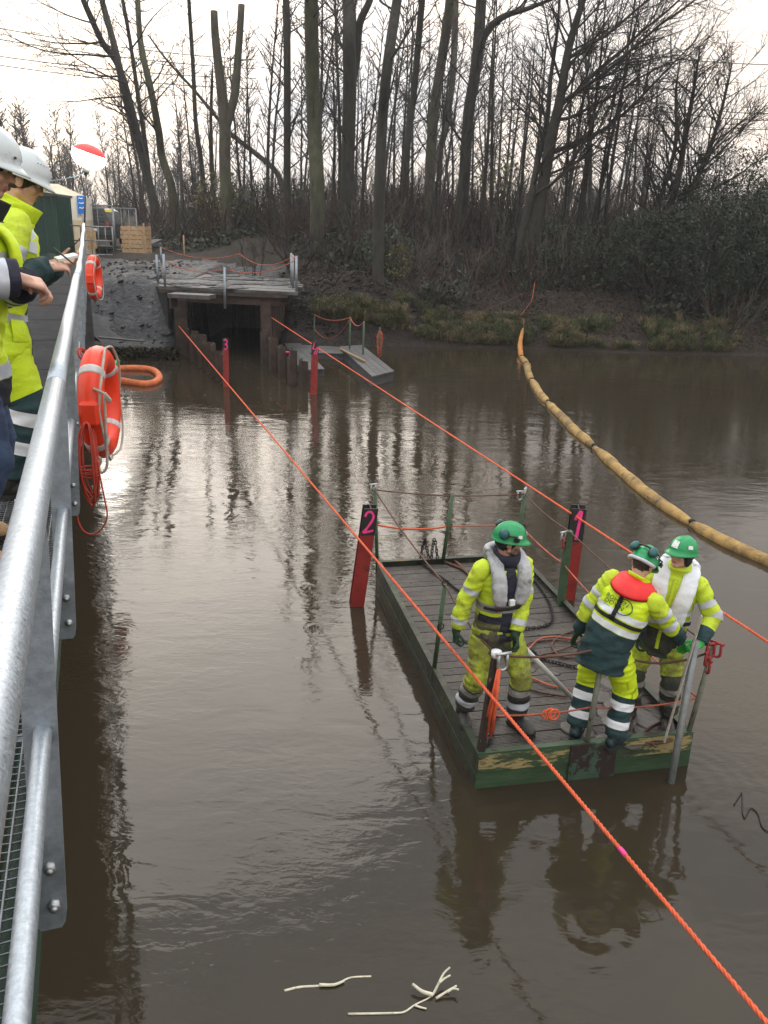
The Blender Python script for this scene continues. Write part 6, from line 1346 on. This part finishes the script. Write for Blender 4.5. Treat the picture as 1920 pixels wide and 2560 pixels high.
# --- worker seen from behind, red collar
p2 = Person((1.84, 6.28, .278), (.62, .78), 'worker seen from behind with red life jacket collar bending towards the grey pipe', [(1.98, 6.20), (1.69, 6.34)], (.24, .27, 1), [(2.50, 6.36, 1.16), (1.60, 6.50, 1.08)], poles=[(.9, -.4, -.6), (-.9, -.6, 0)], yaw=rad(-8), pitch=rad(-38), tilt=rad(4), gl=('glovegreen', 'gloved'), curls=(.95, .8), bks=[V3((.5, .2, .8)), V3((-1, 0, 0))], seed=8)
def t2(f, a): return 1 if f < .43 else 0
p2.torso(('hiviz', 'dgreen'), t2, fat=1.03, flare=1.0, hem=-.21, wr=.013)
p2.bandt(.435, .50, 'reflectw'); p2.bandt(.575, .64, 'reflectw'); p2.T.build('chest_belt', MT['black'], p2.root, .525, .565, 48, .009, caps=False)
for i in (0, 1): p2.sleeve(i, ('hivizd', 'dgreen'), bands_fn([(.66 if i == 0 else .8, 0), (1, 1)]), [(.30, .38), (.50, .58)], wr=.014, r=1.02, end=.95)
p2.trousers(('hiviz', 'dgreen'), bands_fn([(.60, 0), (1, 1)]), [(.66, .735), (.84, .915)], 'reflectw', r=1.06, endz=.06, wr=.014); p2.boots('bootgreen', .12, 1.1)
for (f0, ang) in ((.36, .35), (.50, .2)):
    Lf = p2.legs[0]; vs_ = [Lf.pt(f0 + .10 * u_, ang + .75 * (v_ - .5), .012) for u_ in (0, .33, .66, 1) for v_ in np.linspace(0, 1, 5)]
    m_ = MB(); m_.add(vs_ + [v + (v - Lf.at(f0)[0]).normalized() * -.012 for v in vs_], [(5 * i + j, 5 * i + j + 1, 5 * i + j + 6, 5 * i + j + 5) for i in range(3) for j in range(4)], 0, True).build('cargo_pocket', MT['hiviz'], p2.tr)
rm = MB()
G_ = []
for lay in (0, 1):
    for j in range(7):
        v_ = j / 6; row = []
        for i in range(25):
            a = math.pi * (.93 + 1.14 * i / 24); sn, cs = math.sin(a), math.cos(a); bk_ = max(0, -sn)
            rx_, ry_ = .084 + .105 * v_, .080 + .118 * v_ * (.55 + .45 * bk_); zz = .058 - (.072 + .062 * bk_) * v_ + .022 * math.sin(math.pi * v_) - .026 * lay
            G_.append(p2.N + p2.side * (rx_ * cs) + p2.fw * (ry_ * sn + .01) + p2.up * zz)
F_ = []
for j in range(6):
    for i in range(24): a = j * 25 + i; F_ += [(a, a + 1, a + 26, a + 25), (175 + a, 175 + a + 25, 175 + a + 26, 175 + a + 1)]
for i in range(24): F_ += [(i, 175 + i, 176 + i, i + 1), (150 + i, 151 + i, 326 + i, 325 + i)]
for j in range(6): a = j * 25; F_ += [(a, a + 25, 200 + a, 175 + a), (a + 24, 199 + a, 224 + a, a + 49)]
rm.add(G_, F_)
pts = [p2.N + p2.side * (.150 * math.cos(a)) + p2.fw * (.0 + .135 * math.sin(a)) + p2.up * (.005 + .035 * abs(math.sin(a)) + (.02 if math.sin(a) < 0 else -.03)) for a in np.linspace(math.pi * .85, math.pi * 2.15, 13)]

for k in (1, -1):
    Loft([(p2.N + p2.side * .115 * k + p2.fw * .06, .05, .03), (p2.N + p2.side * .11 * k + p2.fw * .14 - p2.up * .1, .06, .034), (p2.N + p2.side * .1 * k + p2.fw * .165 - p2.up * .26, .06, .034), (p2.N + p2.side * .09 * k + p2.fw * .165 - p2.up * .36, .04, .02)], p2.side, 4, 2, .005, 3).build('', None, None, mb=rm, finish=False, n=16)
p2.lj = rm.build('life_jacket', MT['lifer'], p2.root)
p2.strap(.82, .545, -math.pi / 2 - .02, -math.pi / 2 + .02, .036, 'black', 'back_strap', .011)
q = p2.T.pt(.56, -math.pi / 2, .02); MB().box(q, (.05, .015, .035), None).build('strap_slider', MT['blackpl'], p2.root)
for k, a in ((0, -.35), (1, -2.75)):
    vs_ = [p2.T.pt(f, a + d_, .004) for f in (.80, .83, .86) for d_ in (-.16, 0, .16)]; MB().add(vs_, [(3 * i + j, 3 * i + j + 1, 3 * i + j + 4, 3 * i + j + 3) for i in (0, 1) for j in (0, 1)]).build('shoulder_patch', MT['reflect'], p2.jacket)
def back_uv(u, v):                                                   # metres on the back: u to the viewer's right, v up
    f = v / p2.T.len; c_, a, b, t_, x, y = p2.T.at(f); s_ = max(-.97, min(.97, u / a)); ang = -math.acos(s_)
    return p2.T.pt(f, ang, .0035)
def text_on(body, size, u0, v0, mp_, m, parent, name, shear=.15):
    cu = bpy.data.curves.new('t', 'FONT'); cu.body = body; cu.size = size; cu.shear = shear; cu.space_character = 1.0; cu.resolution_u = 2
    o = bpy.data.objects.new('t', cu); COL.objects.link(o); dg = bpy.context.evaluated_depsgraph_get(); me = bpy.data.meshes.new_from_object(o.evaluated_get(dg)); bpy.data.objects.remove(o)
    for v in me.vertices: v.co = mp_(u0 + v.co.x, v0 + v.co.y)
    me.materials.clear(); me.materials.append(m); return link(name, me, parent)
vb = .69 * p2.T.len
text_on('BOHLEN', .050, -.125, vb + .012, back_uv, MT['logo'], p2.jacket, 'back_lettering'); text_on('DOYEN', .050, -.125, vb - .030, back_uv, MT['logo'], p2.jacket, 'back_lettering')
sp = [back_uv(.045 + .062 * math.cos(a), vb + .004 + .062 * math.sin(a)) for a in np.linspace(-2.5, 2.75, 30)]; MB().tube(sp, .0042, 5).build('back_emblem', MT['logo'], p2.jacket)
MB().tube([back_uv(-.125, vb - .045), back_uv(-.06, vb - .045), back_uv(.0, vb - .045)], .002, 4).build('back_lettering', MT['logo'], p2.jacket)
p2.beanie('hair', (0, -.018, .018), (.081, .097, .098)); h2 = helmet(p2.H, MT['helmetg'], p2.root); on_helmet(p2.H, 2.0, 1.25, .25, .2, MT['sticker'], h2, 'sticker')
mb = MB(); mb.tube([p2.H @ V3((.112 * math.cos(a) * .98, -.03 + .0 - .105 * math.sin(a), -.005)) for a in np.linspace(.1, 3.04, 14)], .016, 8); mb.build('head_band', MT['reflect'], p2.root)
muffs(p2.H, h2, [((.085, -.125, .085), (.45, -.8, .35)), ((-.085, -.125, .085), (-.45, -.8, .35))])
MB().tube([p2.H @ V3((.1 * math.cos(a), -.135 * math.sin(a) ** .6, .09 + .02 * math.sin(a))) for a in np.linspace(.05, 3.09, 12)], .008, 6).build('muff_band', MT['blackpl'], h2)
# --- worker in the white life jacket
p3 = Person((2.37, 6.60, .278), (-.38, -.92), 'worker in white life jacket and green helmet standing at the right behind the pipe', [(2.24, 6.68), (2.53, 6.56)], (-.13, .03, 1), [(2.12, 6.40, 1.12), (2.60, 6.29, 1.21)], poles=[(.9, -.3, -.3), (-.9, -.4, -.5)], yaw=rad(-38), pitch=rad(8), scale=.985, gl=('gloved', 'glovegreen'), curls=(.9, 1.0), hdir=[None, (.35, .75, .1)], bks=[V3((1, 0, .2)), V3((-.5, -.1, .85))], seed=14)
def t3(f, a): return 1 if f < .30 else 0
p3.torso(('hivizd', 'mudcloth'), t3, fat=1.02, flare=1.03, hem=-.20, wr=.013); p3.bandt(.36, .43); p3.bandt(.50, .57)
p3.sleeve(0, ('hivizd', 'dgreen'), bands_fn([(.8, 0), (1, 1)]), [(.33, .41), (.53, .61)], wr=.014, r=1.0, end=.95); p3.sleeve(1, ('hivizd', 'dgreen'), bands_fn([(.78, 0), (1, 1)]), [(.33, .42), (.52, .61)], wr=.014, r=1.03, end=.95)
p3.trousers(('hivizm', 'mudcloth'), bands_fn([(.52, 0), (1, 1)]), [(.62, .69, 'reflectd'), (.80, .86, 'reflectd')], r=1.0, endz=.20, wr=.014); p3.boots('boot', .22, 1.12)
p3.lobes('lifew', .44, .062); p3.strap(.42, .42, .35, 2.8, .035, 'black', 'waist_belt', .022)
for k in (.06, -.06, 0): c = p3.N + p3.fw * .19 - p3.up * .40 + p3.side * k; MB().box(c, (.05, .02, .035), None).build('buckle', MT['reflectw'] if k else MT['blackpl'], p3.lj)
p3.beanie('black', ears=True); h3 = helmet(p3.H, MT['helmetg'], p3.root); on_helmet(p3.H, -1.2, 1.15, .34, .24, MT['sticker'], h3, 'sticker'); on_helmet(p3.H, -.05, 1.12, .55, .5, MT['sticker'], h3, 'sticker')
q = p3.sh[1].lerp(p3.el[1], .35); MB().ell(q - p3.side * .085 + p3.fw * .02, (.004, .018, .022), None, 8, 6).build('sleeve_badge', MT['navy'], p3.root)
zipper(p3, 'hivizd', .10, .88, math.pi / 2, .03); pocket(p3, .12, 1.0, 'mudcloth'); pocket(p3, .12, 2.15, 'mudcloth')
# --- the two men on the footbridge
OUT = -WN
p4 = Person(BR(3.95, .665, 2.92), (OUT.x, OUT.y), 'man in white helmet and black beanie nearest the camera hands clasped over the handrail', [xy(BR(3.85, .665, 0)), xy(BR(4.15, .685, 0))], (0, .22, 1), [BR(3.66, .275, 4.15), BR(3.80, .26, 4.12)], poles=[(.7, -.9, -.35), (-.9, -.5, -.4)], yaw=rad(-2), pitch=rad(-14), curls=(.85, .9), hdir=[(-.35, .8, -.25), (.45, .7, -.2)], bks=[V3((.45, .2, .85)), V3((-.4, .3, .8))], scale=1.02, seed=21, knee=.015, hipshift=(0, .115))
def t4(f, a):
    if f < .13: return 1
    if .60 < f < .70: return 1
    if f > .88: return 1
    if abs(a - .0) < .35 and f < .6 or abs(a - 6.28) < .25 and f < .6: return 1
    return 0
p4.torso(('hiviz', 'navy'), t4, fat=1.10, flare=1.06, hem=-.22, wr=.012, collar_r=.09); p4.bandt(.135, .20, 'reflect'); p4.bandt(.70, .76, 'reflect')
for i in (0, 1): p4.sleeve(i, ('hiviz', 'navy'), bands_fn([(.36, 1), (.60, 0), (1, 1)]), [(.71, .80), (.845, .93)], r=1.16, wr=.012)
Loft([(p4.N + p4.side * .12 + p4.fw * .02 - p4.up * .0, .05, .02), (p4.N + p4.side * .10 + p4.fw * .15 - p4.up * .09, .075, .02), (p4.N + p4.side * .085 + p4.fw * .19 - p4.up * .24, .055, .018)], p4.side, 6, 2, .006).build('chest_flap', MT['hiviz'], p4.root, n=18)
c = p4.N + p4.side * .17 + p4.fw * .13 - p4.up * .20; MB().ell(c, (.012, .03, .022), None, 12, 8).build('chest_badge', MT['badge'], p4.root)
p4.trousers(('jeans',), None, r=1.0, endz=.16); p4.boots('boottan', .2, 1.15)
p4.beanie('black', (0, -.018, .020), (.086, .103, .098)); h4 = helmet(p4.H, MT['helmetw'], p4.root, peak=.034); on_helmet(p4.H, .55, 1.40, .12, .07, MT['blackpl'], h4, 'helmet_clip')
p5 = Person(BR(5.05, .53, 2.90), (OUT.x * .97 + WA.x * .15, OUT.y * .97 + WA.y * .15), 'man in white helmet and glasses writing in a notebook on the footbridge', [xy(BR(4.9, .53, 0)), xy(BR(5.2, .55, 0))], (0, .30, 1), [BR(4.92, .24, 4.12), BR(5.10, .20, 4.13)], poles=[(.7, -.9, -.35), (-.9, -.5, -.4)], yaw=rad(-4), pitch=rad(-20), curls=(.7, .6), hdir=[(-.15, .9, .1), (.2, .9, .1)], bks=[V3((.5, .1, .85)), V3((-.3, .2, -.9))], scale=1.02, seed=33)
p5.torso(('hiviz', 'dgreen'), lambda f, a: 1 if (abs(a - math.pi / 2) < .45 and f < .62) or f < .05 else 0, fat=1.12, flare=1.10, hem=-.24, wr=.012, collar_r=.095); 
p5.bandt(.30, .36, 'reflect')
for i in (0, 1): p5.sleeve(i, ('hivizd', 'dgreen'), bands_fn([(.44, 0), (1, 1)]), [(.30, .37)], r=1.15, wr=.013)
pocket(p5, .60, .75, 'hivizd', .12, .5); pocket(p5, .18, .7, 'hiviz', .14, .5)
vs_ = [p5.T.pt(f, a, .005) for f in (.73, .78, .83, .87) for a in (.55, .72, .9)]; MB().add(vs_, [(3 * i + j, 3 * i + j + 1, 3 * i + j + 4, 3 * i + j + 3) for i in (0, 1, 2) for j in (0, 1)]).build('shoulder_patch', MT['reflect'], p5.jacket)
p5.trousers(('hiviz', 'dgreen'), bands_fn([(.50, 0), (1, 1)]), [(.58, .66), (.76, .84)], 'reflectw', r=1.15, endz=.08); p5.boots('boot', .14)
p5.beanie('hair', (0, -.018, .018), (.081, .098, .098)); h5 = helmet(p5.H, MT['helmetw'], p5.root, peak=.032)
for k in range(5): on_helmet(p5.H, .45 + .16 * k, 1.02, .09, .03, MT['blackpl'], h5, 'vent_slot')
gm = MB()
for k in (1, -1): gm.torus(p5.H @ V3((k * .032, .098, -.002)), .019, .0016, p5.H.to_3x3() @ Matrix.Rotation(1.57, 3, 'X'), 18, 5); gm.tube([p5.H @ V3((k * .05, .095, .0)), p5.H @ V3((k * .08, .05, .004)), p5.H @ V3((k * .084, -.01, .0))], .0016, 5)
gm.tube([p5.H @ V3((-.013, .099, .002)), p5.H @ V3((.013, .099, .002))], .0016, 5); gm.build('glasses', MT['blackpl'], p5.root)
nb = BR(5.0, .135, 4.17); o = MB().box((0, 0, 0), (.075, .11, .016)).build('notebook', MT['paper'], None, .002); o.location = nb; o.rotation_euler = (rad(12), rad(6), math.atan2(-OUT.x, OUT.y) + .3); tag(o, 'small white notebook held open above the handrail', 'notebook')
pA, pB = AT(134, 620, 4.62), AT(184, 660, 4.56)
o = MB().tube([pA, pA.lerp(pB, .4), pA.lerp(pB, .9), pB], [.0045, .005, .0048, .0015], 8).build('pen', MT['blackpl']); tag(o, 'dark pen held above the notebook by the man in glasses', 'pen')
# ------------------------------------------------------------------ damp air
HAZE = .0006
if HAZE:
    hm = bpy.data.materials.new('damp air'); hm.use_nodes = True; t = hm.node_tree; t.nodes.clear()
    v = t.nodes.new('ShaderNodeVolumePrincipled'); v.inputs['Color'].default_value = (.92, .95, 1, 1); v.inputs['Density'].default_value = HAZE; v.inputs['Anisotropy'].default_value = .2
    t.links.new(v.outputs[0], t.nodes.new('ShaderNodeOutputMaterial').inputs['Volume'])
    o = MB().box((0, 60, 14), (860, 730, 38)).build('haze', hm); tag(o, kind='stuff')
